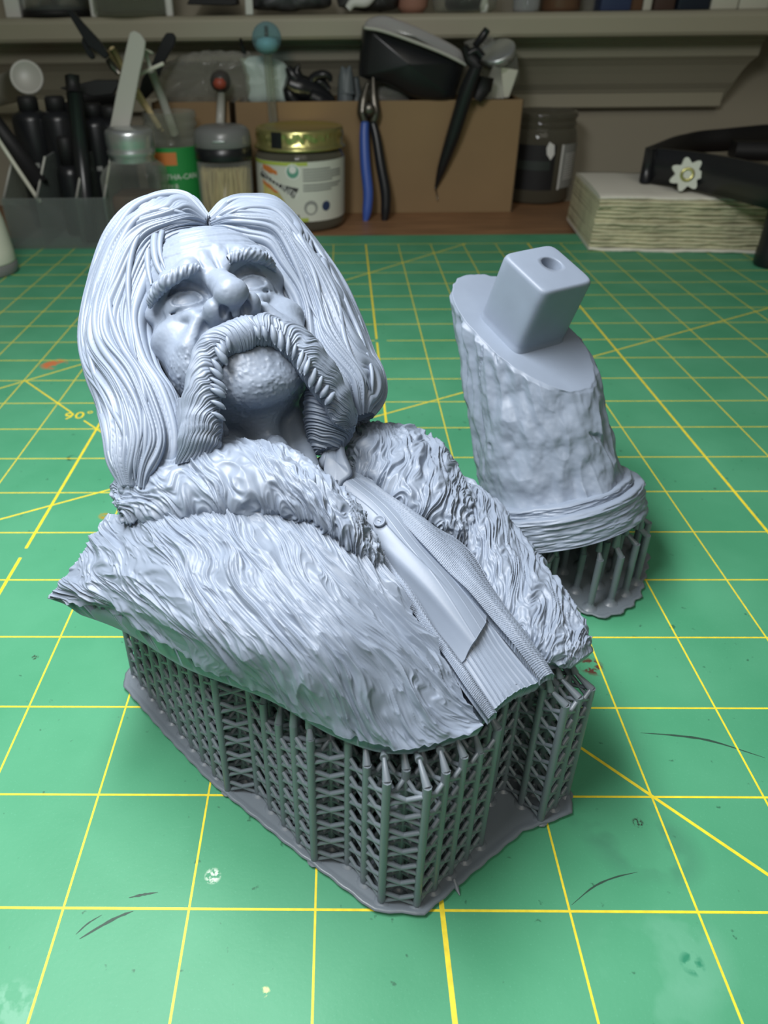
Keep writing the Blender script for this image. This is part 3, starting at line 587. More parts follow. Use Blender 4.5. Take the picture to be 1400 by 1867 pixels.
# waistcoat flap over it
hem = .80-.30*(1-ss[0])**1.0*0-.0*ss[0]
hemc = np.interp(ss[0], [0, .25, .5, .75, .97, 1], [.865, .845, .80, .74, .665, .655]); t2 = np.linspace(0, 1, n)[:, None]*hemc[None]
ti = t2*(n-1); i0 = np.clip(ti.astype(int), 0, n-2); fr = (ti-i0)[..., None]; J = np.arange(k)[None].repeat(n, 0)
Pw = P[i0, J]*(1-fr)+P[i0+1, J]*fr; Nw = gridN(Pw); s2 = ss
plac = smooth01((.47-s2+.35*(t2-.3))/.03)*smooth01((.66-t2)/.25)       # raised button band
folds = .10*np.sin(s2*7-t2*5+1)*smooth01(t2*2)+.09*np.exp(-((s2-.30-.5*(t2-.45))/.07)**2)*smooth01((t2-.33)/.1)
strp = np.clip(1-np.abs(((s2*8+.6*t2) % 1)-.5)*16, 0, 1)*smooth01((s2-.42)/.05)
dw = .10+.05*plac+.55*folds*.5+.012*strp
Pw = Pw+Nw*dw[..., None]; thick_grid('waistcoat', Pw, .07, .0, M_res, BUST, label='smooth waistcoat flap with a curved hem')
bi = int(.36*n), int(.40*k); bp = Pw[bi]; bn = Nw[bi]
Rb = np.array(Vector(bn).to_track_quat('Z', 'Y').to_matrix()); mb = MB()
lathe(mb, [(.01, -.03), (.13, -.03), (.142, .02), (.13, .055), (.105, .055), (.095, .03), (.01, .028)], W3(728, 1005, 5.98)*0+bp+bn*.03, 28, Rb, cap=False)
for sx in (-1, 1): lathe(mb, [(.012, .02), (.014, .045), (.001, .05)], bp+bn*.03+Rb@np.array([sx*.03, 0, 0]), 8, Rb)
mb.build('button', M_res, BUST)
# woven lapels
def lapel(A_, B_, nn, kk, lift, lab, seed):
    A_ = catmull(np.array([W3(*p) for p in A_]), nn); B_ = catmull(np.array([W3(*p) for p in B_]), nn); s = np.linspace(0, 1, kk)[None, :, None]
    P = A_[:, None]*(1-s)+B_[:, None]*s; P = P+np.array([.1, -.2, 1])*(np.sin(np.pi*s)*lift); N = gridN(P)
    T, S = np.meshgrid(np.arange(nn), np.arange(kk), indexing='ij'); d = .010*np.sign(np.sin(T*.9+S*.75))*np.sign(np.sin(T*.9-S*.9))+.05*fbm(T*.012, S*.02, 0, 2, seed)
    P = P+N*d[..., None]; thick_grid('lapel', P, .16, .0, M_res, BUST, label=lab)
lapel(((640, 848, 6.15), (702, 898, 6.0), (760, 935, 5.8), (812, 970, 5.6), (856, 1000, 5.35), (890, 1060, 5.1), (935, 1125, 4.85), (975, 1180, 4.6), (1008, 1232, 4.35)),
      ((628, 872, 6.2), (665, 885, 6.2), (715, 930, 6.05), (765, 985, 5.85), (812, 1035, 5.6), (850, 1075, 5.42), (890, 1120, 5.15), (935, 1172, 4.9), (985, 1240, 4.42)), 520, 90, .12, 'woven jacket lapel on the far side', 7)
lapel(((682, 1000, 5.7), (724, 1072, 5.5), (764, 1132, 5.25), (806, 1190, 5.0), (848, 1252, 4.7), (890, 1310, 4.3)),
      ((702, 1012, 5.72), (745, 1070, 5.55), (785, 1130, 5.25), (820, 1180, 4.98), (860, 1235, 4.72), (905, 1300, 4.3)), 380, 40, .06, 'woven jacket lapel along the fur edge', 9)
# shirt collar: standing wing beside the neck and a band round the throat
cw = [(612, 790, 6.9), (600, 800, 6.85), (594, 828, 6.7), (590, 858, 6.45), (598, 880, 6.3), (612, 891, 6.25), (622, 878, 6.35), (636, 866, 6.45), (634, 850, 6.6), (624, 826, 6.75), (620, 800, 6.9)]
Pc = catmull(np.array([W3(*p) for p in cw+cw[:1]]), 66)[:-1]; c0 = Pc.mean(0); cn = np.array([.5, .35, -.3]); cn /= np.linalg.norm(cn); mb = MB(); L = 66
rings = [c0+(Pc-c0)*.02, c0+(Pc-c0)*.9+cn*-.02, Pc, Pc+cn*.10, c0+(Pc-c0)*.9+cn*.12, c0+(Pc-c0)*.02+cn*.1]; V = np.vstack(rings); mb.add(V, grid_faces(6, L, False, True, flip=True)); mb.build('shirt_collar', M_res, BUST)
tube(m_ := MB(), catmull(np.array([W3(*p) for p in ((560, 835, 6.1), (578, 850, 6.2), (592, 842, 6.5), (602, 815, 6.7))]), 20), [.14]*20, 10); m_.build('shirt_collar', M_res, BUST)
# small struts near the moustache
def strut(pts, r, nm='support_strut'):
    P = np.array([p if len(p) == 3 and not isinstance(p, tuple) else W3(*p) for p in pts]); mb = MB(); tube(mb, P, r, 6); mb.build(nm, M_res, BUST, smooth=False)
strut([(398, 756, 7.9), (401, 762, 7.85), (408, 784, 7.7), (406, 818, 7.2)], [.02, .045, .105, .095])
strut([(366, 778, 7.6), (374, 796, 7.5), (379, 814, 7.3)], .022); strut([(387, 776, 7.6), (384, 796, 7.5), (379, 814, 7.3)], .022)
strut([(594, 711, 7.9), (592, 718, 7.85), (585, 738, 7.6), (585, 828, 6.6)], [.02, .04, .085, .085]); strut([(598, 711, 7.9), (590, 726, 7.75), (586, 740, 7.6)], [.02, .03, .05])
for du in (0, 5, 10): strut([(605+du, 759, 7.3), (611+du*.6, 775, 7.1), (617, 800, 6.7)], [.022, .035, .06])

# ---------------------------------------------------------------- print supports
def bvh(L):
    V = []; F = []; n = 0
    for v, f in L: V.append(v); F.append(f+n); n += len(v)
    V = np.vstack(V); F = np.vstack(F); return BVHTree.FromPolygons([tuple(v) for v in V], F.tolist())
def unit_tube(name, n=8, r0=1., r1=1., m=None):
    mb = MB(); t = np.linspace(0, 2*np.pi, n, endpoint=False); c = np.stack([np.cos(t), np.sin(t)], 1)
    V = np.vstack([np.c_[c*r0, np.zeros(n)], np.c_[c*r1, np.ones(n)], [[0, 0, 0], [0, 0, 1]]]); a = np.arange(n); b = (a+1) % n
    me = bpy.data.meshes.new(name); me.from_pydata(V.tolist(), [], [[int(x), int(y), int(y)+n, int(x)+n] for x, y in zip(a, b)]+[[2*n, int(y), int(x)] for x, y in zip(a, b)]+[[2*n+1, int(x)+n, int(y)+n] for x, y in zip(a, b)])
    me.polygons.foreach_set('use_smooth', [True]*n+[False]*2*n); me.materials.append(m or M_sup); return me
ME_POST = unit_tube('post', 8); ME_BR = unit_tube('brace', 6); ME_TIP = unit_tube('tip', 8, 1., .42)
def rod(name, me, a, b, r, parent, PI):
    a = Vector([float(x) for x in a]); b = Vector([float(x) for x in b]); d = b-a
    o = bpy.data.objects.new(name, me); COL.objects.link(o); o.parent = parent; o.matrix_parent_inverse = PI
    o.location = a*U; q = d.to_track_quat('Z', 'Y'); o.rotation_mode = 'QUATERNION'; o.rotation_quaternion = q; o.scale = (r*U, r*U, d.length*U); return o
def inpoly(x, y, poly):
    c = False; n = len(poly)
    for i in range(n):
        x1, y1 = poly[i]; x2, y2 = poly[(i+1) % n]
        if (y1 > y) != (y2 > y) and x < (x2-x1)*(y-y1)/(y2-y1)+x1: c = not c
    return c
def raft(name, poly, parent, hole=None, z=.10, wob=.03, flare=.13):
    pts = [];
    for i in range(len(poly)):
        a = np.array(poly[i]); b = np.array(poly[(i+1) % len(poly)]); L = np.linalg.norm(b-a); m = max(2, int(L/.12))
        for q in range(m): pts.append(a+(b-a)*q/m)
    pts = np.array(pts); c = pts.mean(0); n = len(pts); T = np.roll(pts, -1, 0)-np.roll(pts, 1, 0); T /= np.linalg.norm(T, axis=1)[:, None]; N = np.stack([T[:, 1], -T[:, 0]], 1)
    if ((pts-c)*N).sum() < 0: N = -N
    arc = np.r_[0, np.cumsum(np.linalg.norm(np.diff(pts, axis=0), axis=1))]; w = (wob*np.cos(arc*2*np.pi/.52))[:, None]
    R = [np.c_[pts+N*(w*.6-.02), np.full(n, .0)], np.c_[pts+N*(flare+w), np.full(n, .075)], np.c_[pts+N*(flare+w+.02), np.full(n, .12)], np.c_[pts+N*(flare-.05+w), np.full(n, z+.05)], np.c_[pts+N*(w*.5), np.full(n, z)], np.c_[pts*.985+c*.015, np.full(n, z)]]
    V = np.vstack(R); K = len(R); F = grid_faces(K, n, False, True); mb = MB()
    bm = bmesh.new(); vs_ = [bm.verts.new(Vector(v)) for v in R[-1]]
    f = bm.faces.new(vs_); r = bmesh.ops.triangulate(bm, faces=[f]); bm.verts.index_update(); T_ = np.array([[v.index for v in f.verts] for f in bm.faces])+(K-1)*n; bm.free()
    v0 = V[T_[:, 0]]; nz = np.cross(V[T_[:, 1]]-v0, V[T_[:, 2]]-v0)[:, 2].mean()
    if nz < 0: T_ = T_[:, ::-1]
    e = np.cross(V[F[:, 2]]-V[F[:, 0]], V[F[:, 3]]-V[F[:, 1]]); ce = V[F].mean(1); out = ((ce[:, :2]-c)*e[:, :2]).sum()
    if out < 0: F = F[:, ::-1]
    mb.add(V, F, T_); return mb.build(name, M_sup, parent)
RAFT = [(7.2, .0), (8.3, .85), (9.5, 1.75), (10.62, 2.15), (10.7, 2.5), (10.4, 4.4), (8.6, 6.6), (6.6, 9.2), (3.8, 9.8), (.9, 8.2), (-.12, 6.1), (-.05, 5.72), (1.3, 4.25), (2.6, 2.95), (4.65, 1.3), (6.3, .05)]
raft('raft', RAFT, BUST, z=.09, wob=.014)
def lattice():
    a = np.array([.70, -.07]); b = np.array([-.335, .39]); c = a+b; o0 = np.array([6.41, .13]); tree = bvh(ALLB); pts = {}
    poly = [((x-5.5)*1.01+5.5, (y-4.5)*1.01+4.5) for x, y in RAFT]
    for i in range(-30, 60):
        for j in range(-40, 60):
            p = o0+a*i+b*j
            if not inpoly(p[0], p[1], poly): continue
            if 8.75 < p[0] < 9.38 and p[1] < 2.2: continue
            h = tree.ray_cast(Vector((p[0], p[1], .3)), Vector((0, 0, 1)))
            H = h[0].z if h[0] else None
            if H is None:                      # just beyond the rim: branch in to the nearest point
                q, nn, ii, dd = tree.find_nearest(Vector((p[0], p[1], 4.2)))
                if dd > .9: continue
                H = q.z
            top = min(3.95, H-.42)-.25*rng.random()*(rng.random() > .6)
            if top < .5: continue
            pts[(i, j)] = (p, top, H)
    # distance to the edge that faces the camera
    def front(p): return min(abs(np.cross(np.array(e1)-e0, p-e0))/np.linalg.norm(np.array(e1)-e0) for e0, e1 in ((np.array([-.05, 5.72]), (6.3, .05)), (np.array([7.2, 0.]), (10.6, 2.2)), (np.array([-.12, 6.1]), (-.05, 5.7))))
    PI = world_of(BUST).inverted(); stuff = MB(); dist = {k: front(v[0]) for k, v in pts.items()}
    order = sorted(pts, key=lambda k: dist[k]); keep = set(order[:150])
    for key in pts:
        p, top, H = pts[key]; A = np.array([p[0], p[1], .06]); B = np.array([p[0], p[1], top])
        q, nn, ii, dd = tree.find_nearest(Vector((p[0]*.97+5.5*.03, p[1]*.97+4.5*.03+.1, H+.1))); Q = np.array(q[:])
        out = np.array([p[0]-5.5, p[1]-4.5]); out /= np.linalg.norm(out)
        mid = B*.55+Q*.45; mid[:2] = B[:2]*.35+Q[:2]*.65-out*(.08+.1*rng.random()); mid[2] = top+(H-top)*.45
        hq = tree.ray_cast(Vector((Q[0]*.97+5.5*.03, Q[1]*.97+4.5*.03, .3)), Vector((0, 0, 1))); tipe = np.array(hq[0][:])+[0, 0, .02] if hq[0] else np.array([mid[0], mid[1], H+.0])
        if np.linalg.norm(tipe[:2]-p) > 1.2: tipe = np.array([p[0], p[1], H+.01]); mid = B*.5+tipe*.5
        if key in keep:
            rod('support_post', ME_POST, A, B, .085, BUST, PI); rod('support_tip', ME_TIP, B-[0, 0, .03], mid, .088, BUST, PI)
            rod('support_tip', ME_TIP, mid-(tipe-mid)*.05, tipe, .082, BUST, PI)
            lathe(stuff, [(.17, .085), (.16, .10), (.1, .112), (.085, .14)], (p[0], p[1], 0), 10, cap=False)
        else:
            tube(stuff, [A, B, mid, tipe], [.08, .085, .09, .04], 6)
    cand = []
    for (i, j) in pts:
        p, t0, _ = pts[(i, j)]
        for di, dj, kind in ((0, 1, 'b'), (1, 1, 'c'), (1, 0, 'a')):
            if (i+di, j+dj) not in pts: continue
            q, t1, _ = pts[(i+di, j+dj)]
            if kind == 'a' and (i+1, j) in pts and (i, j-1) in pts and (i+1, j+1) in pts and (i-1, j-1) in pts and max(dist[(i, j)], dist[(i+di, j+dj)]) > .35: continue
            if kind == 'a' and max(dist[(i, j)], dist[(i+1, j)]) > .5: continue
            dd = (dist[(i, j)]+dist[(i+di, j+dj)])/2
            if dd > 1.7 and not kind == 'a': continue
            st = .52; z = .12; ph = 0
            while z+st*.5 < min(t0, t1):
                z2 = z+st*.62
                if z2 > min(t0, t1): z2 = min(t0, t1)
                cand.append((dd-(.5 if kind == 'a' else 0), np.r_[p, z], np.r_[q, z2], kind)); cand.append((dd-(.5 if kind == 'a' else 0), np.r_[p, z2], np.r_[q, z], kind)); z += st
    cand.sort(key=lambda c: c[0])
    for k, (dd, A, B, kind) in enumerate(cand):
        if k < 300: rod('support_brace', ME_BR, A, B, .052, BUST, PI)
        else: tube(stuff, [A, B], .05, 5, cap=False)
    o = stuff.build('support_lattice', M_sup, BUST, smooth=True); o['kind'] = 'stuff'
lattice()
mb = MB(); tube(mb, [onz(828, 1605, .1), onz(833, 1620, .12), onz(838, 1632, .03)], [.05, .05, .012], 6)
tag(mb.build('support_shard', M_sup), 'tiny dark broken support tip lying against the front right edge of the raft', 'shard')

# ---------------------------------------------------------------- the printed pedestal
PED = thing('resin_pedestal', 'grey resin tree-stump pedestal with a square peg, tilted on its print supports', 'pedestal', (13, 11, 0))
PA = np.array([-.235, .335, .912]); PA /= np.linalg.norm(PA)
PX = np.array([.86, .52, .01]); PX -= PA*(PX@PA); PX /= np.linalg.norm(PX); PY = np.cross(PA, PX)
PR = np.stack([PX, PY, PA], 1); PC = np.array([12.39, 11.16, 1.55])
CX = np.array([.86, .51, .01]); CZ = np.array([.17, -.30, .94]); CZ /= np.linalg.norm(CZ); CX -= CZ*(CX@CZ); CX /= np.linalg.norm(CX); CY = np.cross(CZ, CX); CR = np.stack([CX, CY, CZ], 1); CO = np.array([11.12, 13.33, 7.21])
def pedestal():
    n = 420; t = np.linspace(0, 2*np.pi, n, endpoint=False)
    def ringp(r, h, amp, seed, el=0.):
        w = 1+amp*fbm(np.cos(t)*2.2+seed, np.sin(t)*2.2, h, 3, seed); return PC+np.outer(np.cos(t)*r*w, PX)+np.outer(np.sin(t)*r*w, PY)+PA*h
    # two stacked discs with wood-grain edges
    for nm, r, h0, h1, seed in (('base_disc', 2.77, 0, .98, 3), ('base_step', 2.5, .9, 1.22, 9)):
        K = 60; rows = []; sl = [(r*.02, h0), (r*.6, h0), (r*.97, h0), (r, h0+.04)]; 
        hs = np.linspace(h0+.05, h1-.04, K)
        prof = [(a, b, 0) for a, b in sl]+[(r, h, 1) for h in hs]+[(r*.985, h1, 0), (r*.9, h1, 0), (r*.4, h1, 0), (r*.01, h1, 0)]
        for a, h, g in prof:
            w = 1+(.010*fbm(np.cos(t)*1.6+seed, np.sin(t)*1.6, 0, 2, seed))
            gr = .020*np.abs(np.sin((h*6+.9*vnoise(t*2.4, h*2.5, 0, seed)+.5*vnoise(t*7, h*4, 0, seed+1))*np.pi))**.5+.035*vnoise(t*5, h*16, 0, seed+2)+.02*vnoise(t*11, h*30, 0, seed+2) if g else 0
            if g and nm == 'base_disc': gr = gr-.05*np.exp(-((h-.86)/.03)**2)
            rows.append(PC+np.outer(np.cos(t)*(a*w-gr), PX)+np.outer(np.sin(t)*(a*w-gr), PY)+PA*h)
        V = np.vstack(rows); F = grid_faces(len(rows), n, False, True, flip=True); mb = MB(); mb.add(V, F); mb.build(nm, M_res, PED)
        if nm == 'base_disc': PEDB.append((V, F))
    # stump: loft from the disc to the slanted cut
    K = 300; rows = []
    th = t; rim = CO+np.outer(np.cos(th)*1.62, CX)+np.outer(np.sin(th)*2.85, CY); wv = 1+.035*fbm(np.cos(th)*1.5, np.sin(th)*1.5, 0, 2, 77)+.012*vnoise(th*9, 0, 0, 5); rim = CO+(rim-CO)*wv[:, None]
    # angular match between the two outlines
    bc = PC+PA*1.15; rel = (rim-bc); al = np.arctan2(rel@PY, rel@PX); base = bc+np.outer(np.cos(al)*1.98, PX)+np.outer(np.sin(al)*2.16, PY)
    ctr = np.array([bc*(1-q)+CO*q for q in np.linspace(0, 1, K)])
    A_, Q = np.meshgrid(al, np.linspace(0, 1, K)); q3 = Q[..., None]; S = base[None]*(1-q3)+rim[None]*q3; nr = S-ctr[:, None]; nr /= np.linalg.norm(nr, axis=2)[..., None]
    L = np.linalg.norm(rim-base, axis=1)[None]*Q; ca, sa = np.cos(A_), np.sin(A_)
    big = fbm(ca*2.0, sa*2.0, L*.55, 3, 5); bark = 1-np.abs(vnoise(ca*4.6+.4*big, sa*4.6, L*.55, 6))*2.0; crack = np.clip(1-np.abs(vnoise(ca*5+.5*vnoise(ca*2, sa*2, L, 3), sa*5, L*.35, 9))*12, 0, 1)*smooth01(.4+vnoise(ca*2, sa*2, L*.8, 14)*2)
    lump = fbm(ca*3.2, sa*3.2, L*1.5, 2, 31); d = .08*big+.10*bark+.075*lump-.13*crack+.018*fbm(ca*11, sa*11, L*4, 2, 3)
    d *= smooth01((1-Q)/.03)*.9+.1; d += .10*np.exp(-Q*14)
    S = S+nr*d[..., None]; rows = [r for r in S]
    for s_ in (.985, .9, .6, .3, .01): rows.append(CO+(rim-CO)*s_+CZ*(.0 if s_ > .95 else -.01))
    V = np.vstack(rows); F = grid_faces(len(rows), n, False, True)
    c = V[F].mean(1); nn = np.cross(V[F[:, 2]]-V[F[:, 0]], V[F[:, 3]]-V[F[:, 1]])
    if ((c-(bc+CO)/2)*nn).sum() < 0: F = F[:, ::-1]
    mb = MB(); mb.add(V, F); mb.build('stump', M_res, PED)
    # square peg with a round hole: rounded square rings, the hole bored from the top
    m = 96; ph = np.linspace(0, 2*np.pi, m, endpoint=False); w = 1.93/2; H = 2.18
    def rsq(hw, e=9.): c, s = np.cos(ph), np.sin(ph); k = (np.abs(c)**e+np.abs(s)**e)**(-1/e); return np.stack([c*k*hw, s*k*hw], 1)
    R = []
    R.append((rsq(w*1.03), -.3)); R.append((rsq(w*1.03), .02)); R.append((rsq(w), .08))
    for h in np.linspace(.2, H-.14, 6): R.append((rsq(w), h))
    for q in np.linspace(0, np.pi/2, 7)[1:]: R.append((rsq(w-.10*(1-np.cos(q)), 8.), H-.12+.12*np.sin(q)))
    hc = np.array([.22, .12]); hr = .31
    cir = np.stack([np.cos(ph)*hr, np.sin(ph)*hr], 1)+hc
    for q in (.3, .6, .85, 1.): R.append((rsq(w-.10)*(1-q)+cir*q, H))
    for q, hh in ((.97, H-.03), (.94, H-.08), (.94, H-.6), (.94, H-2.3)): R.append(((cir-hc)*q+hc, hh))
    R.append(((cir-hc)*.01+hc, H-2.3))
    V = np.vstack([np.c_[p, np.full(m, h)] for p, h in R])@CR.T+CO; mb = MB(); mb.add(V, grid_faces(len(R), m, False, True, flip=True)); mb.build('peg', M_res, PED)
PEDB = []
pedestal()
def ped_supports():
    tree = bvh(PEDB); PI = world_of(PED).inverted(); stuff = MB()
    rf = []
    for p in ((1040, 1098), (1063, 1112), (1090, 1122), (1118, 1118), (1142, 1104), (1160, 1085), (1166, 1060), (1172, 1035), (1176, 1012)): rf.append(tuple(onz(*p, .08)[:2]))
    rf += [(15.3, 13.0), (13.8, 14.4), (11.6, 14.2), (10.2, 12.6), (10.0, 10.8), (10.9, 9.4), (11.8, 9.0)]
    raft('raft', rf, PED, z=.09, wob=.05, flare=.12)
    c0 = np.array([12.7, 11.4]); P = []
    for k in range(22):
        a = k/22*2*np.pi; r = 2.50+.10*rng.random(); P.append((c0[0]+r*np.cos(a)*.98, c0[1]+r*np.sin(a)*1.02))
    for k in range(15):
        a = k/15*2*np.pi+.2; r = 1.75+.15*rng.random(); P.append((c0[0]+r*np.cos(a), c0[1]+r*np.sin(a)))
    for k in range(8):
        a = k/8*2*np.pi; P.append((c0[0]+.9*np.cos(a), c0[1]+.9*np.sin(a)))
    for (x, y) in P:
        if not inpoly(x, y, rf):
            x = x*.93+c0[0]*.07; y = y*.93+c0[1]*.07
            if not inpoly(x, y, rf): continue
        h = tree.ray_cast(Vector((x, y, .2)), Vector((0, 0, 1)))
        if h[0]: Q = np.array(h[0][:]); 
        else:
            q, nn, ii, dd = tree.find_nearest(Vector((x, y, 2.))); Q = np.array(q[:])
        top = Q[2]-.45-.3*rng.random()
        if top < .35: top = max(.2, Q[2]*.5)
        A = np.array([x, y, .05]); B = np.array([x, y, top]); d = (c0-np.array([x, y])); d /= np.linalg.norm(d)
        rod('support_post', ME_POST, A, B, .105, PED, PI)
        lathe(stuff, [(.24, .085), (.2, .12), (.12, .2), (.10, .3)], (x, y, 0), 10, cap=False)
        k = 2 if rng.random() > .35 else 1
        for q in range(k):
            a = rng.random()*6.28; off = np.array([np.cos(a), np.sin(a)])*(.16 if k == 2 else .05); e = np.array([Q[0]+off[0]+d[0]*.15, Q[1]+off[1]+d[1]*.15])
            hh = tree.ray_cast(Vector((e[0], e[1], .2)), Vector((0, 0, 1))); ez = hh[0].z if hh[0] else Q[2]
            m_ = np.r_[e, top+(ez-top)*.35]; rod('support_tip', ME_TIP, B-[0, 0, .04], m_, .095, PED, PI); rod('support_tip', ME_TIP, m_-[0, 0, .04], np.r_[e, ez+.05], .10, PED, PI)
    stuff.build('support_foot', M_sup, PED)
ped_supports()

# ---------------------------------------------------------------- room shell behind the desk
def depth(P): return float(-((np.asarray(P, float)-CC)@CM)[2])
def cmpx(px, P): return px*depth(P)/FPX
def tofs(P, ax='Y'): return Matrix.Translation(Vector([float(c) for c in P])*U)
TZ = -.35
M_wall = mat('beige_wall_paint', (.34, .31, .235), .65, bump=(90, .2, .05), var=(4, .06))
M_trim = mat('beige_trim_paint', (.38, .355, .265), .42, bump=(60, .1, .03), var=(5, .05))
mb = MB(); box(mb, (4, 75.5, 25), (150, 2, 90)); w = mb.build('wall_back', M_wall, smooth=False); w['kind'] = 'structure'
for nm, x in (('wall_left', -72), ('wall_right', 80)):
    mb = MB(); box(mb, (x, -32, 25), (2, 217, 90)); w = mb.build(nm, M_wall, smooth=False); w['kind'] = 'structure'
SH = MB(); prof = [(74.6, 15.62), (67.2, 15.62), (66.75, 15.55), (66.5, 15.35), (66.4, 15.1), (66.4, 14.0), (66.55, 13.75), (66.9, 13.62), (74.6, 13.62)]
def extrude_x(mb, prof, x0, x1, tilt=0., n=2, miter=0.):
    k = len(prof); pr_ = np.array(prof); V = []
    for e, x in ((0, x0), (1, x1)):
        for y, z in pr_: V.append((x-(miter*(y-74.5)*-1 if e else 0)*0+(miter*(74.5-y) if e else 0), y, z+tilt*(x)))
    V = np.array(V); a = np.arange(k); b = (a+1) % k; mb.add(V, np.stack([a, b, b+k, a+k], 1))
    bm = bmesh.new()
    for off, fl in ((0, False), (k, True)):
        vs_ = [bm.verts.new(Vector(v)) for v in V[off:off+k]]; f = bm.faces.new(vs_)
    bmesh.ops.triangulate(bm, faces=list(bm.faces)); bm.verts.index_update(); V2 = np.array([v.co[:] for v in bm.verts]); T = [[v.index for v in f.verts] for f in bm.faces]; bm.free(); mb.add(V2, T)
extrude_x(SH, prof, -60, 74, .0); o = SH.build('trim_1', M_trim, smooth=False); o['kind'] = 'structure'
mb = MB(); cr = [(74.55, 7.35), (73.5, 7.35), (73.25, 7.5), (73.2, 8.7), (73.0, 8.9), (72.95, 9.0), (72.3, 9.6), (71.6, 10.5), (71.0, 11.2), (70.4, 11.7), (70.1, 11.9), (70.0, 12.0), (69.95, 13.0), (69.7, 13.2), (69.7, 13.6), (74.55, 13.6)]
extrude_x(mb, cr, -60, 42.8, .0, miter=.3); o = mb.build('trim_2', M_trim, smooth=False); o['kind'] = 'structure'

# ---------------------------------------------------------------- materials for the clutter
def glassy(name, tint, opa=.12, rough=.06):
    m = bpy.data.materials.new(name); m.use_nodes = True; N, L = m.node_tree.nodes, m.node_tree.links; N.clear()
    o = N.new('ShaderNodeOutputMaterial'); t = N.new('ShaderNodeBsdfTransparent'); t.inputs[0].default_value = (*tint, 1)
    p = N.new('ShaderNodeBsdfPrincipled'); p.inputs['Base Color'].default_value = (*[c*.6 for c in tint], 1); p.inputs['Roughness'].default_value = rough
    mx = N.new('ShaderNodeMixShader'); lw = N.new('ShaderNodeLayerWeight'); lw.inputs[0].default_value = .35; mr = N.new('ShaderNodeMapRange')
    mr.inputs['To Min'].default_value = opa; mr.inputs['To Max'].default_value = min(1, opa+.55); L.new(lw.outputs['Facing'], mr.inputs[0]); L.new(mr.outputs[0], mx.inputs[0])
    L.new(t.outputs[0], mx.inputs[1]); L.new(p.outputs[0], mx.inputs[2]); L.new(mx.outputs[0], o.inputs[0]); return m
G_clear = glassy('clear_glass', (.86, .88, .82), .09, .03); G_acr = glassy('clear_acrylic', (.80, .84, .82), .09, .08); G_bag = glassy('clear_plastic_film', (.85, .85, .78), .22, .15); G_dark = glassy('smoky_glass', (.35, .33, .25), .35)
K_black = mat('black_plastic', (.012, .013, .015), .32); K_blackm = mat('black_matte', (.01, .01, .011), .6); K_card = mat('brown_cardboard', (.265, .175, .085), .75, var=(8, .10), bump=(200, .2, .02)); K_cardd = mat('dark_cardboard_edge', (.06, .04, .02), .8)
K_grey = mat('grey_plastic_lid', (.17, .175, .17), .3); K_tooth = mat('pale_birch_sticks', (.62, .50, .26), .55, var=(30, .2)); K_green = mat('green_label', (.022, .27, .06), .5); K_gold = mat('gold_metal_lid', (.58, .55, .22), .28, metal=.85)
K_white = mat('white_label_paper', (.62, .64, .56), .55, var=(20, .04)); K_cream = mat('cream_plastic', (.60, .60, .50), .4); K_silver = mat('brushed_aluminium_lid', (.60, .63, .63), .32, metal=.8, bump=(200, .3, .02)); K_steel = mat('dull_steel', (.16, .15, .13), .35, metal=.9)
K_blue = mat('blue_grip', (.05, .11, .42), .38); K_orange = mat('orange_print', (.62, .20, .05), .5); K_lime = mat('lime_print', (.42, .52, .08), .5); K_pasta = mat('pale_food_print', (.52, .46, .16), .5, var=(60, .35)); K_teal = mat('teal_seal_print', (.12, .33, .24), .5)
K_greyp = mat('grey_print', (.27, .28, .26), .6); K_navy = mat('dark_blue_print', (.03, .05, .12), .5); K_wt = mat('white_print', (.75, .76, .72), .5); K_tissue = mat('off_white_tissue', (.66, .64, .55), .85, var=(16, .05), bump=(250, .4, .03)); K_tisedge = mat('tissue_fold_edge', (.52, .50, .33), .9, var=(60, .16))
K_trans = mat('translucent_white_plastic', (.47, .47, .42), .35, sss=.0); K_greyfig = mat('grey_figure_plastic', (.12, .14, .15), .5); K_ice = mat('pale_green_sachet', (.50, .60, .55), .45, bump=(40, .4, .2), var=(22, .12)); K_red = mat('dull_red_print', (.35, .07, .04), .5); K_brown = mat('brown_bottle', (.13, .07, .04), .3); K_pink = mat('pink_skin_plastic', (.42, .22, .16), .5)
def T0(name, label, cat, P, group=None): return thing(name, label, cat, P, 0, group)
def rodp(mb, pts, r, n=10, seg=None): P = np.array(pts, float); P = catmull(P, seg) if seg else P; tube(mb, P, r if np.ndim(r) == 0 else (np.interp(np.linspace(0, 1, len(P)), np.linspace(0, 1, len(r)), r)), n)
def wrap_text(nm, s, size, R, z, ang, m, par, roll=0., ext=.004):
    """text bent round a jar of radius R (local coordinates), reading left to right as seen from the front"""
    o = text(nm, s, size, Matrix.Identity(4), m, par, ext, local=True)
    n = len(o.data.vertices); co = np.empty(n*3, np.float32); o.data.vertices.foreach_get('co', co); co = co.reshape(-1, 3)/U
    c, s_ = math.cos(roll), math.sin(roll); x = co[:, 0]*c-co[:, 1]*s_; y = co[:, 0]*s_+co[:, 1]*c; th = ang+x/R; rr = R+.012+co[:, 2]
    out = np.stack([rr*np.sin(th), -rr*np.cos(th), z+y], 1)*U; o.data.vertices.foreach_set('co', out.astype(np.float32).ravel()); o.data.update(); return o
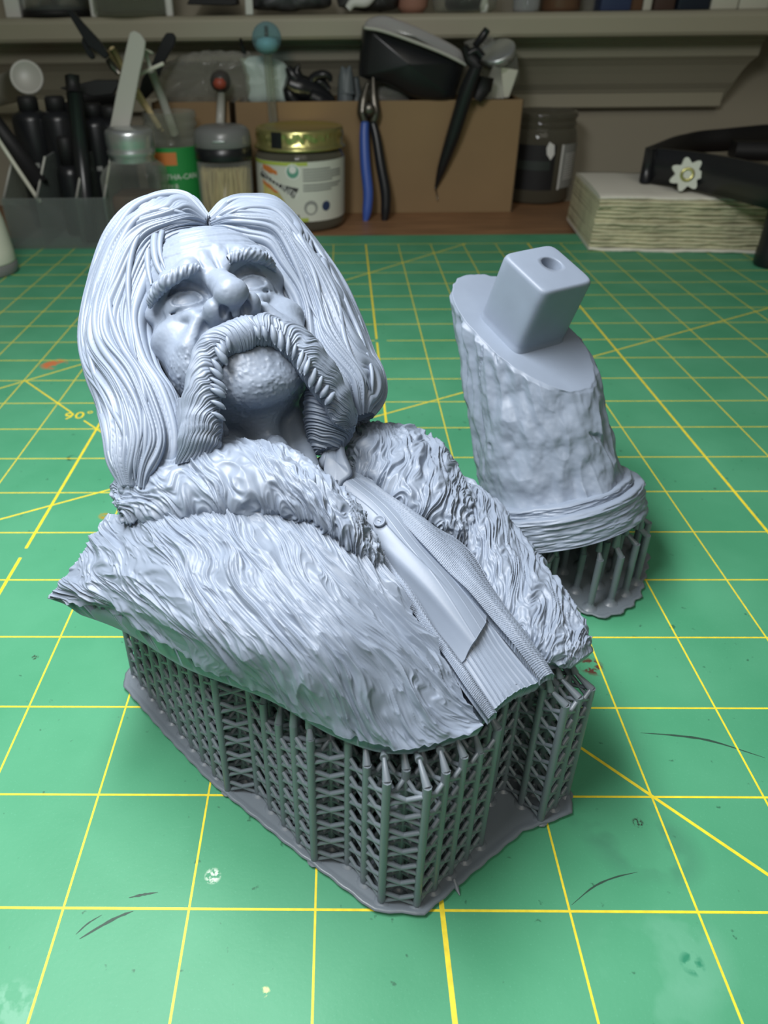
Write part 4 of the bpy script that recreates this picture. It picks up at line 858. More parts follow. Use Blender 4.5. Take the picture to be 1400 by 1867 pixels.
def wrap_patch(nm, R, a0, a1, z0, z1, m, par, lift=.01, outline=None, smooth=True):
    """label piece bent round a jar: rectangle or an outline in (arc cm, height cm)"""
    mb = MB()
    if outline is None:
        k = 24; a = np.linspace(a0, a1, k); V = []
        for rr in (R+lift, R+lift-.03):
            for z in (z0, z1): V.append(np.stack([rr*np.sin(a), -rr*np.cos(a), a*0+z], 1))
        V = np.vstack(V); mb.add(V, grid_faces(2, k), grid_faces(2, k, off=2*k, flip=True))
    else:
        P = np.array(outline, float); c = P.mean(0); K = 6; V = []; n = len(P)
        for q in np.linspace(0, 1, K): Q = P*(1-q)+c*q; V.append(np.stack([(R+lift)*np.sin(Q[:, 0]/R), -(R+lift)*np.cos(Q[:, 0]/R), Q[:, 1]], 1))
        mb.add(np.vstack(V), grid_faces(K, n, False, True))
    return mb.build(nm, m, par, smooth, local=True)

# cardboard box
def carton(name, label, u0, u1, vb, vt, Y, dep, z0=TZ, slot=True):
    a = ony(u0, vb, Y); b = ony(u1, vb, Y); zt = ony((u0+u1)/2, vt, Y)[2]; w = b[0]-a[0]; h = zt-z0; P = np.array([(a[0]+b[0])/2, Y, z0]); t = T0(name, label, 'box', P)
    mb = MB(); box(mb, (0, .15, h/2), (w, .3, h), bev=.05); mb.build('front_panel', K_card, t, local=True, smooth=False)
    for s in (-1, 1): mb = MB(); box(mb, (s*(w/2-.15), dep/2, h/2), (.3, dep-.5, h-.05)); mb.build('side_panel', K_card, t, local=True, smooth=False)
    mb = MB(); box(mb, (0, dep-.15, h/2), (w-.7, .3, h-.05)); mb.build('back_panel', K_card, t, local=True, smooth=False)
    mb = MB(); box(mb, (0, dep/2, .2), (w-.8, dep-.8, .3)); mb.build('base', K_card, t, local=True, smooth=False)
    for s in (-1, 1): mb = MB(); box(mb, (s*(w/2-.02), .16, h/2), (.1, .34, h-.02)); mb.build('panel_edge', K_cardd, t, local=True, smooth=False)
    return t, w, h, P
carton('cardboard_box', 'long brown cardboard box holding clutter, behind the blue and black pliers', 441, 932, 383, 184, 63.2, 6.0)
carton('cardboard_box', 'small brown cardboard box behind the toothpick jar, left of the long box', 300, 432, 383, 186, 63.6, 5.6)

# gold-lidded jar
def jar_gold():
    C0 = onz(545, 426, TZ); r = cmpx(78, C0+[0, 3, 0]); P = C0+np.array([.1, r, 0]); P[2] = TZ; t = T0('food_jar', 'glass food jar with a gold screw lid and white and green label', 'jar', P); D = P-[0, r, 0]
    z = lambda v: ony(545, v, D[1])[2]-TZ
    zb, zl0, zl1, zs, ztop = 0, z(405), z(296), z(282), z(240)
    mb = MB(); lathe(mb, [(.1, .02), (r*.90, 0), (r*.985, .2), (r, .5), (r, zl1+.1), (r*.985, zl1+.3), (r*.93, zs), (r*.9, zs+.3), (r*.9, ztop-.6)], n=56); mb.build('jar_glass', G_dark, t, local=True)
    mb = MB(); lathe(mb, [(.1, .2), (r*.93, .2), (r*.93, zl1-.2), (.1, zl1-.2)], n=40); mb.build('jar_contents', mat('olive_contents', (.05, .055, .02), .5), t, local=True)
    n = 160; rows = []; a = np.linspace(0, 2*np.pi, n, endpoint=False); lr = r*.985
    for rr, zz, kn in ((lr*1.0, zs+.12, 0), (lr*1.035, zs+.18, 0), (lr*1.035, zs+.34, 0), (lr*.985, zs+.42, 0), (lr*.985, zs+.95, 0), (lr*.985, zs+1.0, 1), (lr*.985, ztop-.42, 1), (lr*.985, ztop-.38, 0), (lr*.985, ztop-.15, 0), (lr*.96, ztop, 0), (lr*.90, ztop, 0), (lr*.88, ztop-.1, 0), (.05, ztop-.08, 0)):
        q = rr+kn*.035*np.sign(np.sin(a*80)); rows.append(np.stack([q*np.cos(a), q*np.sin(a), a*0+zz], 1))
    mb = MB(); mb.add(np.vstack(rows), grid_faces(len(rows), n, False, True, flip=True)); lid = mb.build('lid', K_gold, t, local=True); 
    wrap_patch('lid_seal', lr*.99, -.62, -.36, zs+.3, ztop-.1, K_black, t, .03)['label'] = 'black seal strip down the gold lid'
    wrap_patch('label_band', r, -1.75, 1.6, zl0, zl1, K_white, t, .015)
    wrap_patch('lime_stripe', r, -1.5, .2, zl1-.28, zl1-.02, K_lime, t, .03); wrap_patch('lime_stripe', r, -1.2, .2, zl0+.02, zl0+.32, K_lime, t, .03)
    H = zl1-zl0; f = lambda u, v: ((u-541)/20.4*1.05, zl0+H*(405-v)/(405-296))
    q = lambda pts: [f(*p) for p in pts]
    wrap_patch('orange_print', r, 0, 0, 0, 0, K_orange, t, .028, q(((474, 303), (490, 305), (505, 313), (506, 320), (490, 318), (474, 312)))); wrap_patch('food_picture', r, 0, 0, 0, 0, K_pasta, t, .025, q(((472, 330), (490, 338), (508, 352), (520, 372), (521, 386), (500, 392), (474, 390))))
    wrap_patch('orange_print', r, 0, 0, 0, 0, K_orange, t, .03, q(((472, 331), (490, 339), (508, 352), (500, 353), (482, 343), (472, 338))))
    wrap_patch('name_banner', r, 0, 0, 0, 0, K_blackm, t, .034, q(((468, 310), (541, 343), (532, 361), (466, 326)))); wrap_text('banner_text', 'WESTTUNEM', .72, r+.03, f(503, 336)[1], f(503, 336)[0]/r, K_wt, t, -.47)
    wrap_patch('bottom_banner', r, 0, 0, 0, 0, K_blackm, t, .034, q(((478, 385), (541, 392), (541, 401), (480, 396))))
    def disc(nm, u, v, rad, m, lift=.03, inner=0): c = f(u, v); a = np.linspace(0, 2*np.pi, 25)[:-1]; return wrap_patch(nm, r, 0, 0, 0, 0, m, t, lift, [(c[0]+rad*np.cos(x), c[1]+rad*np.sin(x)) for x in a])
    disc('seal_print', 532, 313, .62, K_wt); disc('seal_print', 532, 313, .5, K_teal, .036); disc('seal_print', 532, 309, .3, K_wt, .042)
    disc('stamp_print', 560, 379, .58, K_greyp); disc('stamp_print', 560, 381, .38, K_white, .036); disc('stamp_print', 587, 378, .4, K_navy)
    for y0, x1 in ((309, 596), (314, 622), (319, 622), (324, 622), (329, 600), (337, 622), (342, 616), (347, 598)):
        p0 = f(548, y0); p1 = f(x1, y0); wrap_patch('print_line', r, p0[0]/r, min(1.2, p1[0]/r), p0[1]-.075, p0[1]+.05, K_greyp, t, .03)
jar_gold()
# jar of cocktail sticks
def jar_sticks():
    Yf = 55.3; u = 411; P = ony(u, 420, Yf); r = cmpx(51, P); P = np.array([P[0], Yf+r, 0.]) ; P[2] = TZ; t = T0('stick_jar', 'clear jar of wooden cocktail sticks with a domed grey lid and black collar', 'jar', P)
    z = lambda v: ony(u, v, Yf)[2]-TZ
    z0, z1, z2 = z(296), z(274), z(233)
    mb = MB(); lathe(mb, [(.1, .02), (r*.93, 0), (r*.96, .2), (r*.96, z0)], n=48); mb.build('jar_body', G_clear, t, local=True)
    mb = MB(); lathe(mb, [(r*.9, z0-.1), (r*.99, z0-.05), (r*1.0, z0), (r, z1), (r*.97, z1+.05), (r*.9, z1+.05)], n=48, cap=False); mb.build('collar', K_black, t, local=True)
    mb = MB(); lathe(mb, [(r*.97, z1), (r*1.0, z1+.1), (r*.99, z1+.6), (r*.95, z1+1.15), (r*.86, z2-.25), (r*.72, z2-.08), (r*.4, z2), (.02, z2)], n=56); mb.build('lid', K_grey, t, local=True)
    mb = MB(); box(mb, (0, -r*.985, z1+.62), (1.0, .08, .14), bev=.03); mb.build('lid_catch', K_silver, t, local=True)
    for k in range(78):
        a = rng.random()*6.28; rr = r*.86*np.sqrt(rng.random()*.35+.65); a2 = a+rng.normal()*.22; L = z0-.4-rng.random()*.2; mb = MB()
        rodp(mb, [(rr*np.cos(a), rr*np.sin(a), .12), (rr*.98*np.cos(a), rr*.98*np.sin(a), .5), (rr*np.cos(a2), rr*np.sin(a2), L-.4), (rr*np.cos(a2), rr*np.sin(a2), L)], [.02, .13, .13, .02], 5); mb.build('cocktail_stick', K_tooth, t, local=True)
    o_ = MB(); lathe(o_, [(.1, .15), (r*.72, .15), (r*.72, z0-.6), (.1, z0-.6)], n=24); o = o_.build('cocktail_sticks', K_tooth, t, local=True); o['kind'] = 'stuff'
jar_sticks()
# green labelled jar and the tools in it
def thread(r, z0, z1, n=4): 
    pr_ = [(r, z0)]; st = (z1-z0)/n
    for k in range(n): pr_ += [(r, z0+st*(k+.1)), (r*1.045, z0+st*(k+.45)), (r, z0+st*(k+.8))]
    return pr_+[(r, z1)]
Yg = 57.5
def jar_green():
    u = 320; P = ony(u, 415, Yg); r = cmpx(51, P); P = np.array([P[0], Yg+r, TZ]); t = T0('labelled_jar', 'open glass jar with a bright green label holding tools, behind the square jar', 'jar', P); z = lambda v: ony(u, v, Yg)[2]-TZ
    zl, zt = z(270), z(208)
    mb = MB(); lathe(mb, [(.1, .02), (r*.93, 0), (r, .3), (r, zl+.1), (r*.93, zl+.5)]+thread(r*.9, zl+.6, zt, 3)+[(r*.84, zt), (r*.84, zl+.4), (r*.9, zl), (r*.9, .3)], n=48, cap=False); mb.build('jar_glass', G_clear, t, local=True)
    wrap_patch('label_band', r, -1.6, 1.6, .6, zl, K_green, t, .02)
    wrap_patch('orange_patch', r, -.72, .30, zl-1.35, zl-.35, K_orange, t, .035); wrap_patch('yellow_patch', r, -1.3, -.55, zl-1.0, zl-.3, K_lime, t, .04)
    wrap_text('label_text', 'SWITHA-CAN', .62, r+.02, zl-2.3, .22, K_wt, t); wrap_text('label_text', 'UNIV.B', .5, r+.02, zl-3.05, -.05, K_wt, t)
    return P, r, zt
GP, Gr, Gz = jar_green()
def leaning(name, label, cat, pts, Ys, r, m, n=10, group=None, parent=None, seg=None):
    P = [ony(u, v, Y) for (u, v), Y in zip(pts, Ys)]; mb = MB(); rodp(mb, P, r, n, seg); o = mb.build(name, m, parent)
    return tag(o, label, cat, group) if not parent else o
# sticks
t = thing('hobby_clip', 'black alligator clip on a wooden stick, leaning left out of the green-labelled jar', 'clip', ony(285, 262, Yg+3))
Ps = lambda L, Y: [ony(u, v, y) for (u, v), y in zip(L, Y)]
mb = MB(); rodp(mb, Ps(((213, 128), (250, 178), (296, 238)), (Yg-1, Yg+1, Yg+3.5)), .13); mb.build('stick', K_tooth, t)
mb = MB(); rodp(mb, Ps(((196, 108), (205, 120), (216, 133)), (Yg-1.5, Yg-1.3, Yg-1)), [.2, .3, .24]); mb.build('ferrule', K_steel, t)
def slab(mb, outline, Y, th, Yfun=None):
    """flat piece with real thickness standing in a plane of constant depth"""
    P = np.array([ony(u, v, Y) for u, v in outline]); n = len(P); V = np.vstack([P, P+[0, th, 0]]); bm = bmesh.new(); vs_ = [bm.verts.new(Vector(v)) for v in P]; f = bm.faces.new(vs_); r = bmesh.ops.extrude_face_region(bm, geom=[f])
    for v in r['geom']:
        if isinstance(v, bmesh.types.BMVert): v.co.y += th
    bmesh.ops.recalc_face_normals(bm, faces=bm.faces); bmesh.ops.bevel(bm, geom=[e for e in bm.edges], offset=min(.06, th*.25), segments=1, affect='EDGES'); bmesh.ops.triangulate(bm, faces=bm.faces); bm.verts.index_update()
    mb.add(np.array([v.co[:] for v in bm.verts]), [[v.index for v in f.verts] for f in bm.faces]); bm.free()
mb = MB(); slab(mb, ((121, 20), (130, 18), (150, 42), (178, 72), (193, 92), (198, 102), (190, 108), (178, 96), (160, 84), (145, 60)), Yg-1.7, .5); mb.build('jaw', K_black, t, smooth=False)
mb = MB(); slab(mb, ((150, 66), (163, 88), (170, 98), (172, 107), (166, 109), (158, 100), (148, 78)), Yg-1.4, .4); mb.build('jaw', K_black, t, smooth=False)
leaning('wooden_stick', 'pale wooden craft stick leaning left in the green-labelled jar, beside the clip', 'stick', ((204, 88), (240, 150), (290, 232)), (Yg-.6, Yg+1, Yg+3), .24, K_tooth, 8)
leaning('wooden_stick', 'thin wooden stick behind the pale craft stick in the green-labelled jar', 'stick', ((196, 94), (236, 152), (284, 226)), (Yg+.4, Yg+1.6, Yg+3.6), .15, K_tooth, 8)
mb = MB(); slab(mb, ((236, 60), (244, 56), (256, 62), (265, 76), (262, 100), (255, 130), (236, 232), (200, 232), (212, 170), (228, 95)), 54.9, .35); tag(mb.build('plastic_spatula', K_trans, smooth=False), 'wide translucent white plastic spatula standing behind the silver-capped jar', 'spatula')
t = thing('syringe', 'white plastic syringe leaning in the green-labelled jar', 'syringe', ony(315, 250, Yg+3))
mb = MB(); rodp(mb, Ps(((276, 128), (296, 180), (318, 244)), (Yg, Yg+1.5, Yg+3.2)), .34, 12); mb.build('barrel', K_trans, t)
mb = MB(); rodp(mb, Ps(((265, 95), (276, 130)), (Yg-.4, Yg)), .17, 8); mb.build('plunger', K_trans, t)
a = ony(265, 94, Yg-.4); Rs = np.array(Vector((.35, .2, .9)).to_track_quat('Z', 'Y').to_matrix()); mb = MB(); lathe(mb, [(.02, 0), (.62, 0), (.62, .16), (.02, .16)], a, 20, Rs); mb.build('thumb_rest', K_cream, t)
mb = MB(); box(mb, ony(275, 126, Yg), (2.3, .5, .28), np.array(Matrix.Rotation(-.35, 3, 'Y')), .08); mb.build('finger_flange', K_cream, t)
mb = MB(); slab(mb, ((296, 70), (303, 60), (314, 60), (320, 68), (318, 80), (300, 112), (280, 165), (262, 184), (252, 172), (258, 145), (276, 118)), 61.5, .5); tag(mb.build('craft_knife_handle', K_black, smooth=False), 'flat black plastic handle rising behind the syringe', 'tool')
# square glass jar with aluminium cap
def jar_square():
    Yf = 51.2; u = 250; P = ony(u, 452, Yf); h = cmpx(52, P); P = np.array([P[0], Yf+h, 0.]); t = T0('square_jar', 'square clear glass jar with a ribbed silver screw cap, right of the acrylic organiser', 'jar', P); z = lambda v: ony(u, v, Yf)[2]
    zs, zn, zc, zt = z(322), z(292), z(290), z(240)
    m = 64; ph = np.linspace(0, 2*np.pi, m, endpoint=False)
    def rs(hw, e): c, s = np.cos(ph), np.sin(ph); k = (np.abs(c)**e+np.abs(s)**e)**(-1/e); return np.stack([c*k*hw, s*k*hw], 1)
    R = [(rs(.05, 8), 0.), (rs(h*.93, 8), 0), (rs(h, 8), .3), (rs(h, 8), zs-.2), (rs(h*.92, 6), zs+.35), (rs(h*.72, 3), zs+.8), (rs(h*.62, 2), zn), (rs(h*.62, 2), zt-.3)]
    mb = MB(); mb.add(np.vstack([np.c_[p, np.full(m, zz)] for p, zz in R]), grid_faces(len(R), m, False, True, flip=True)); mb.build('jar_glass', G_clear, t, local=True)
    rc = h*.80; mb = MB(); lathe(mb, [(rc*.9, zc-.5), (rc*.95, zc-.4), (rc*.92, zc-.1), (rc, zc), (rc*1.02, zc+.3), (rc*.96, zc+.5), (rc, zc+.7), (rc, zt-.35), (rc*.96, zt-.1), (rc*.8, zt), (.02, zt)], n=48); mb.build('cap', K_silver, t, local=True)
    mb = MB(); box(mb, (0, .2, 1.9), (h*1.5, h*1.5, 3.3), bev=.3); mb.build('jar_contents', mat('dark_red_contents', (.07, .035, .025), .5, var=(60, .6)), t, local=True)
jar_square()

# acrylic organiser with black bottles
def organiser():
    a = ony(22, 455, 50.); b = ony(206, 455, 50.); w = b[0]-a[0]; P = np.array([(a[0]+b[0])/2, 50., 0]); t = T0('acrylic_organiser', 'clear acrylic desk organiser with slanted dividers, full of black bottles and pens', 'organiser', P)
    h0 = ony(110, 362, 50)[2]; h1 = 6.4; D = 9.0
    mb = MB(); box(mb, (0, .12, h0/2), (w, .24, h0), bev=.05); mb.build('front_panel', G_acr, t, local=True, smooth=False)
    mb = MB(); box(mb, (0, D-.12, h1/2), (w, .24, h1), bev=.05); mb.build('back_panel', G_acr, t, local=True, smooth=False)
    mb = MB(); box(mb, (0, D/2, .12), (w-.05, D-.5, .24)); mb.build('floor_panel', G_acr, t, local=True, smooth=False)
    for x in (-w/2+.12, -w/6, w/6+.4, w/2-.12):
        V = []; 
        for xx in (x-.11, x+.11): V += [(xx, .26, .25), (xx, D-.26, .25), (xx, D-.26, h1), (xx, 3.6, h1-.2), (xx, .26, h0)]
        mb = MB(); mb.add(V, [[0, 1, 2, 3], [9, 8, 7, 6]], [[0, 3, 4], [9, 5, 8]][:0] or [[0, 3, 4], [5, 9, 8], ], [[5, 8, 7, 6]], [[0, 5, 6, 1], [1, 6, 7, 2], [2, 7, 8, 3], [3, 8, 9, 4], [4, 9, 5, 0]]); mb.build('divider', G_acr, t, local=True, smooth=False)
        mb = MB(); tube(mb, [(x, .3, h0+.02), (x, 3.6, h1-.18)], .09, 6); mb.build('divider_edge', K_trans, t, local=True)
    return P, w, D
OP, OW, OD = organiser()
def bottle_proto(name, label, P, h, r, cap_r, cap_h):
    t = T0(name, label, 'bottle', P, 'black bottles in the acrylic organiser')
    mb = MB(); lathe(mb, [(.02, 0), (r*.92, 0), (r, .15), (r, h*.83), (r*.92, h*.87), (r*.6, h*.89), (r*.5, h*.9)], n=28); mb.build('bottle_body', K_black, t, local=True)
    mb = MB(); lathe(mb, [(cap_r, h*.885), (cap_r, h*.98), (cap_r*.85, h), (.02, h)], n=20); mb.build('cap', K_blackm, t, local=True)
    mb = MB(); box(mb, (r*.2, -r*.96, h*.5), (.5, .1, .35), bev=.04); mb.build('label_spot', K_greyp, t, local=True)
    return t
def dup(root, P, label=None):
    r = root.copy(); COL.objects.link(r); r.location = Vector([float(c) for c in P])*U
    if label: r['label'] = label
    for ch in list(root.children): c = ch.copy(); COL.objects.link(c); c.parent = r
    return r
bz = .26
Bp = None
for (u, v, Y, lab) in ((48, 175, 57.2, 'black bottle with a ribbed cap, leftmost in the acrylic organiser'), (98, 175, 57.2, 'black bottle second from the left in the acrylic organiser'), (166, 188, 57.2, 'black bottle right of the long black pen in the acrylic organiser'), (200, 192, 57.4, 'black bottle at the right end of the acrylic organiser, behind the spatula'), (134, 186, 57.6, 'black bottle behind the long black pen in the acrylic organiser')):
    P = ony(u, v, Y); h = P[2]-bz
    if Bp is None: Bp = bottle_proto('dropper_bottle', lab, (P[0], Y, bz), 8.8, 1.5, .78, 1.6); Bp.scale = (1, 1, h/8.8); h0 = h
    else: d = dup(Bp, (P[0], Y, bz), lab); d.scale = (1, 1, h/8.8)
P = ony(116, 248, 54.2); t = T0('dropper_bottle', 'shorter black bottle standing in front of the others in the organiser', 'bottle', (P[0], 54.2, bz), 'black bottles in the acrylic organiser'); h = P[2]-bz
mb = MB(); lathe(mb, [(.02, 0), (1.0, 0), (1.05, .15), (1.05, h*.62), (.95, h*.68), (.6, h*.72)], n=28); mb.build('bottle_body', K_black, t, local=True)
mb = MB(); lathe(mb, [(.62, h*.71), (.62, h*.97), (.5, h), (.02, h)], n=20); mb.build('cap', K_blackm, t, local=True)
t = thing('marker_pen', 'long black pen with a square top standing in the acrylic organiser', 'pen', ony(163, 445, 51.2))
mb = MB(); rodp(mb, Ps(((136, 170), (150, 300), (163, 440)), (53.6, 52.6, 51.0)), .62, 12); mb.build('barrel', K_black, t)
mb = MB(); rodp(mb, Ps(((131, 137), (134, 168)), (53.9, 53.6)), .55, 4); mb.build('cap', K_blackm, t)
mb = MB(); slab(mb, ((108, 160), (130, 156), (172, 146), (214, 146), (216, 156), (205, 172), (170, 176), (150, 170), (128, 168)), 56.2, .6); tag(mb.build('spring_clamp', K_blackm, smooth=False), 'flat black plastic clamp lying across the bottle tops in the organiser', 'clamp')
mb = MB(); slab(mb, ((128, 172), (180, 160), (216, 176), (222, 205), (205, 262), (160, 270), (130, 240)), 59.6, .6); tag(mb.build('black_pouch', K_blackm, smooth=False), 'dull black pouch bulging behind the bottles in the organiser', 'pouch')
t = thing('paint_brush', 'white-edged brush handle leaning across the left of the organiser', 'brush', ony(76, 368, 50.6))
mb = MB(); rodp(mb, Ps(((-14, 238), (30, 305), (74, 370)), (52.6, 51.4, 50.5)), .16, 8); mb.build('handle', K_cream, t)
t = thing('marker_pen', 'thick black pen leaning left of the white-edged brush handle', 'pen', ony(70, 340, 51.6))
mb = MB(); rodp(mb, Ps(((-16, 214), (30, 275), (76, 338)), (54.4, 53.2, 52)), .62, 10); mb.build('barrel', K_blackm, t)
# translucent tube and round cap behind
t = thing('tube_container', 'translucent plastic tube with a round white cap behind the organiser', 'tube', ony(20, 180, 62))
mb = MB(); c = ony(49, 141, 60.5); Rc = np.array(Vector((.25, -.9, .25)).to_track_quat('Z', 'Y').to_matrix()); lathe(mb, [(.02, -.2), (1.25, -.2), (1.32, -.1), (1.32, .12), (1.2, .2), (1.1, .12), (.02, .1)], c, 32, Rc); mb.build('cap', K_trans, t)
mb = MB(); tube(mb, Ps(((46, 146), (20, 160), (-18, 170)), (61, 64, 67)), [1.15, 1.2, 1.2], 20); mb.build('tube_body', mat('milky_tube', (.36, .36, .32), .4), t)
# cream bottle on the left edge
C0 = onz(8, 512, 0); r = 2.1; e = onz(27, 500, 0); P = np.array([e[0]-r, e[1]+.4, 0]); t = T0('squeeze_bottle', 'cream squeeze bottle with a grey base, cut by the left edge', 'bottle', P)
zt = ony(5, 395, P[1]-1.5)[2]
mb = MB(); lathe(mb, [(.02, 0), (r*.97, 0), (r*1.02, .15), (r*1.02, .7), (r*.98, .78)], n=40); mb.build('base_ring', K_grey, t, local=True)
mb = MB(); lathe(mb, [(r*.98, .78), (r, .9), (r*.98, 1.6), (r*.88, zt-.6), (r*.76, zt+.4), (r*.6, zt+1.2), (.5, zt+1.8), (.4, zt+2.6), (.02, zt+2.6)], n=40); mb.build('bottle_body', K_cream, t, local=True)
wrap_text('label_script', 'go', .9, r*.96, 1.9, .75, K_greyp, t, -.3)

# ---------------------------------------------------------------- clutter in and before the long box
def crumple(name, label, cat, outline, Y, dep, m, amp=.25, seed=0, group=None):
    P = np.array([ony(u, v, Y) for u, v in outline]); P = np.vstack([P, P[:1]]); n = 120; R_ = catmull(P, n+1)[:-1]; c = R_.mean(0); K = 26; V = []
    for q in np.linspace(-np.pi/2, np.pi/2, K):
        k = abs(math.cos(q))**.45; Q = c+(R_-c)*k; Q[:, 1] += dep*.5*(1+math.sin(q)); V.append(Q)
    V = np.vstack(V); s = amp*(1-np.abs(vnoise(V[:, 0]*.9+seed, V[:, 1]*.9, V[:, 2]*.9, seed))*2.)+amp*.5*vnoise(V[:, 0]*2.2, V[:, 1]*2.2, V[:, 2]*2.2, seed+1)
    d = V-(c+[0, dep/2, 0]); d /= np.linalg.norm(d, axis=1)[:, None]; V = V+d*s[:, None]*.6; mb = MB(); mb.add(V, grid_faces(K, n, False, True)); return tag(mb.build(name, m), label, cat, group)
crumple('plastic_bag', 'crumpled clear plastic bag in the small box behind the grey-lidded jar', 'bag', ((272, 150), (300, 118), (350, 102), (420, 98), (458, 110), (455, 185), (400, 192), (300, 192)), 64.6, 3.4, G_bag, .5, 3)
crumple('sachet', 'pale green paper sachet standing in the long box, left end', 'sachet', ((434, 106), (470, 104), (512, 112), (530, 150), (545, 190), (500, 192), (456, 190), (446, 140)), 64.8, 1.6, K_ice, .18, 7)
def ballstick(label, u, v, rad, u2, v2, Y, m, m2):
    c = ony(u, v, Y); t = thing('lollipop_swab', label, 'tool', ony(u2, v2, Y)); r = cmpx(rad, c); s = MB()
    lathe(s, [(.01, -r)]+[(r*np.cos(a), r*np.sin(a)) for a in np.linspace(-1.4, 1.4, 14)]+[(.01, r)], c, 28); s.build('ball', m, t)
    s = MB(); rodp(s, [c+[0, .1, -r*.95], ony(u2, v2, Y)], .38, 8); s.build('stem', m2, t); return t, c, r
t, c, r = ballstick('grey and red ball on a flat translucent stem behind the grey-lidded jar', 402, 148, 19, 401, 232, 62.6, mat('dark_grey_ball', (.06, .055, .05), .3), K_trans)
s = MB(); lathe(s, [(.01, -.55), (.5, -.35), (.6, 0), (.45, .35), (.01, .5)], c+[0, -r*.55, -.1], 16); s.build('red_core', K_red, t)
t, c, r = ballstick('clear blue ball on a glassy stem in front of the green sachet', 486, 70, 27, 499, 232, 62.4, glassy('blue_glass_ball', (.60, .84, .93), .08, .04), G_clear)
s = MB(); lathe(s, [(.01, -.8), (.8, -.6), (.98, -.1), (.8, .3), (.01, .45)], c+[0, 0, -.3], 18); s.build('green_core', K_ice, t)
s = MB(); rodp(s, [c+[0, 0, .1], c+[0, 0, .9]], .16, 8); s.build('brown_core', K_brown, t)
leaning('brush_tip', 'thin dark brush tip rising left of the blue ball', 'brush', ((438, 70), (446, 100), (460, 180)), (65.5, 65.5, 65.5), [.12, .2, .22], K_black, 8)
# black figure
def spiky(name, label, segs, m, Y):
    mb = MB()
    for pts, r in segs: rodp(mb, [ony(u, v, Y+dy) for u, v, dy in pts], r, 8, 14)
    return tag(mb.build(name, m), label, 'figure')
spiky('toy_figure', 'black plastic figure with horned outline in the long box, right of the sachet', ((((520, 150, 0), (545, 160, .3), (575, 170, .5), (605, 190, .2)), [.7, 1.1, 1.0, .6]), (((524, 122, 0), (532, 135, 0), (545, 152, .2)), [.25, .5, .7]), (((546, 118, 0), (541, 130, .1), (545, 150, .2)), [.12, .4, .6]), (((562, 160, .3), (572, 142, .2), (588, 136, 0), (600, 140, 0), (602, 150, 0)), [.5, .4, .38, .3, .15]), (((568, 150, .6), (585, 150, .6), (600, 165, .5)), [.4, .45, .3]), (((525, 160, 0), (530, 175, 0), (540, 192, 0)), [.5, .6, .6]), (((565, 175, 0), (585, 185, 0), (612, 196, 0)), [.8, .8, .5])), K_black, 64.6)
spiky('toy_figure', 'grey plastic figure with two prongs in the long box, left of the black tub', ((((623, 121, 0), (628, 140, 0), (630, 192, 0)), [.1, .55, .8]), (((638, 120, 0), (634, 138, 0), (632, 170, 0)), [.1, .5, .8]), (((618, 152, 0), (640, 152, 0)), [.35, .35]), (((648, 140, 1), (650, 190, 1)), [.3, .6])), K_greyfig, 64.9)
crumple('plastic_bag', 'small crumpled clear bag below the black tub in the long box', 'bag', ((676, 168), (700, 158), (740, 172), (755, 190), (700, 195), (670, 192)), 64.3, 2., G_bag, .4, 8)
# black tub with a clear domed lid, tilted
t = thing('plastic_tub', 'black plastic tub with a clear domed lid, lying tilted on the long box', 'tub', ony(760, 190, 65))
def tub(outline, Y, dep, m, nm, par, e=.45):
    P = np.array([ony(u, v, Y) for u, v in outline]); P = np.vstack([P, P[:1]]); n = 96; R_ = catmull(P, n+1)[:-1]; c = R_.mean(0); V = []
    for q in np.linspace(-1, 1, 14): k = (1-abs(q)**6)**.5 if abs(q) < 1 else .0; Q = c+(R_-c)*max(k, .02); Q[:, 1] += dep*.5*(1+q); V.append(Q)
    mb = MB(); mb.add(np.vstack(V), grid_faces(14, n, False, True)); return mb.build(nm, m, par)
tub(((662, 55), (664, 48), (675, 48), (740, 68), (800, 92), (848, 112), (852, 122), (838, 165), (826, 188), (760, 184), (710, 158), (662, 144), (655, 130)), 62.3, 5.5, K_black, 'tub_body', t)
tub(((664, 47), (672, 36), (690, 29), (712, 30), (760, 48), (810, 72), (843, 92), (853, 112), (846, 117), (800, 95), (740, 70), (675, 51)), 62.0, 6.1, glassy('clear_lid_painted_highlight', (1, 1, 1), .5, .12), 'tub_lid', t)  # white tint and raised opacity stand in for the bright highlight on the lid
mb = MB(); rodp(mb, [ony(u, v, 61.9) for u, v in ((663, 50), (700, 57), (760, 78), (810, 98), (850, 118))], .14, 8, 30); mb.build('lid_rim', K_trans, t)
# jars and ribbed carton at the right end of the box
t = thing('glass_jar', 'small clear glass jar with a metal rim, in the right end of the long box', 'jar', ony(905, 120, 65.5)); c = ony(908, 106, 65.6); Rc = np.array(Vector((-.3, -.45, .8)).to_track_quat('Z', 'Y').to_matrix())
mb = MB(); lathe(mb, [(.02, -2.6), (1.4, -2.5), (1.6, -2), (1.6, -.2), (1.4, 0), (1.4, .7)], c, 32, Rc, cap=False); mb.build('jar_glass', G_clear, t)
mb = MB(); lathe(mb, [(1.48, .1), (1.56, .15), (1.56, .75), (1.4, .82), (.02, .8)], c, 32, Rc); mb.build('metal_rim', K_silver, t)
t = thing('ribbed_card', 'ribbed white card leaning out of the right end of the long box', 'card', ony(890, 186, 64)); mb = MB(); slab(mb, ((900, 120), (945, 128), (938, 150), (928, 178), (890, 182), (878, 182)), 64.4, .3); mb.build('card', K_cream, t, smooth=False)
for k in range(7): mb = MB(); rodp(mb, [ony(884+k*2+16, 122+k*.2, 64.2), ony(874+k*7, 180, 64.2)], .07, 5); mb.build('rib', K_trans, t)
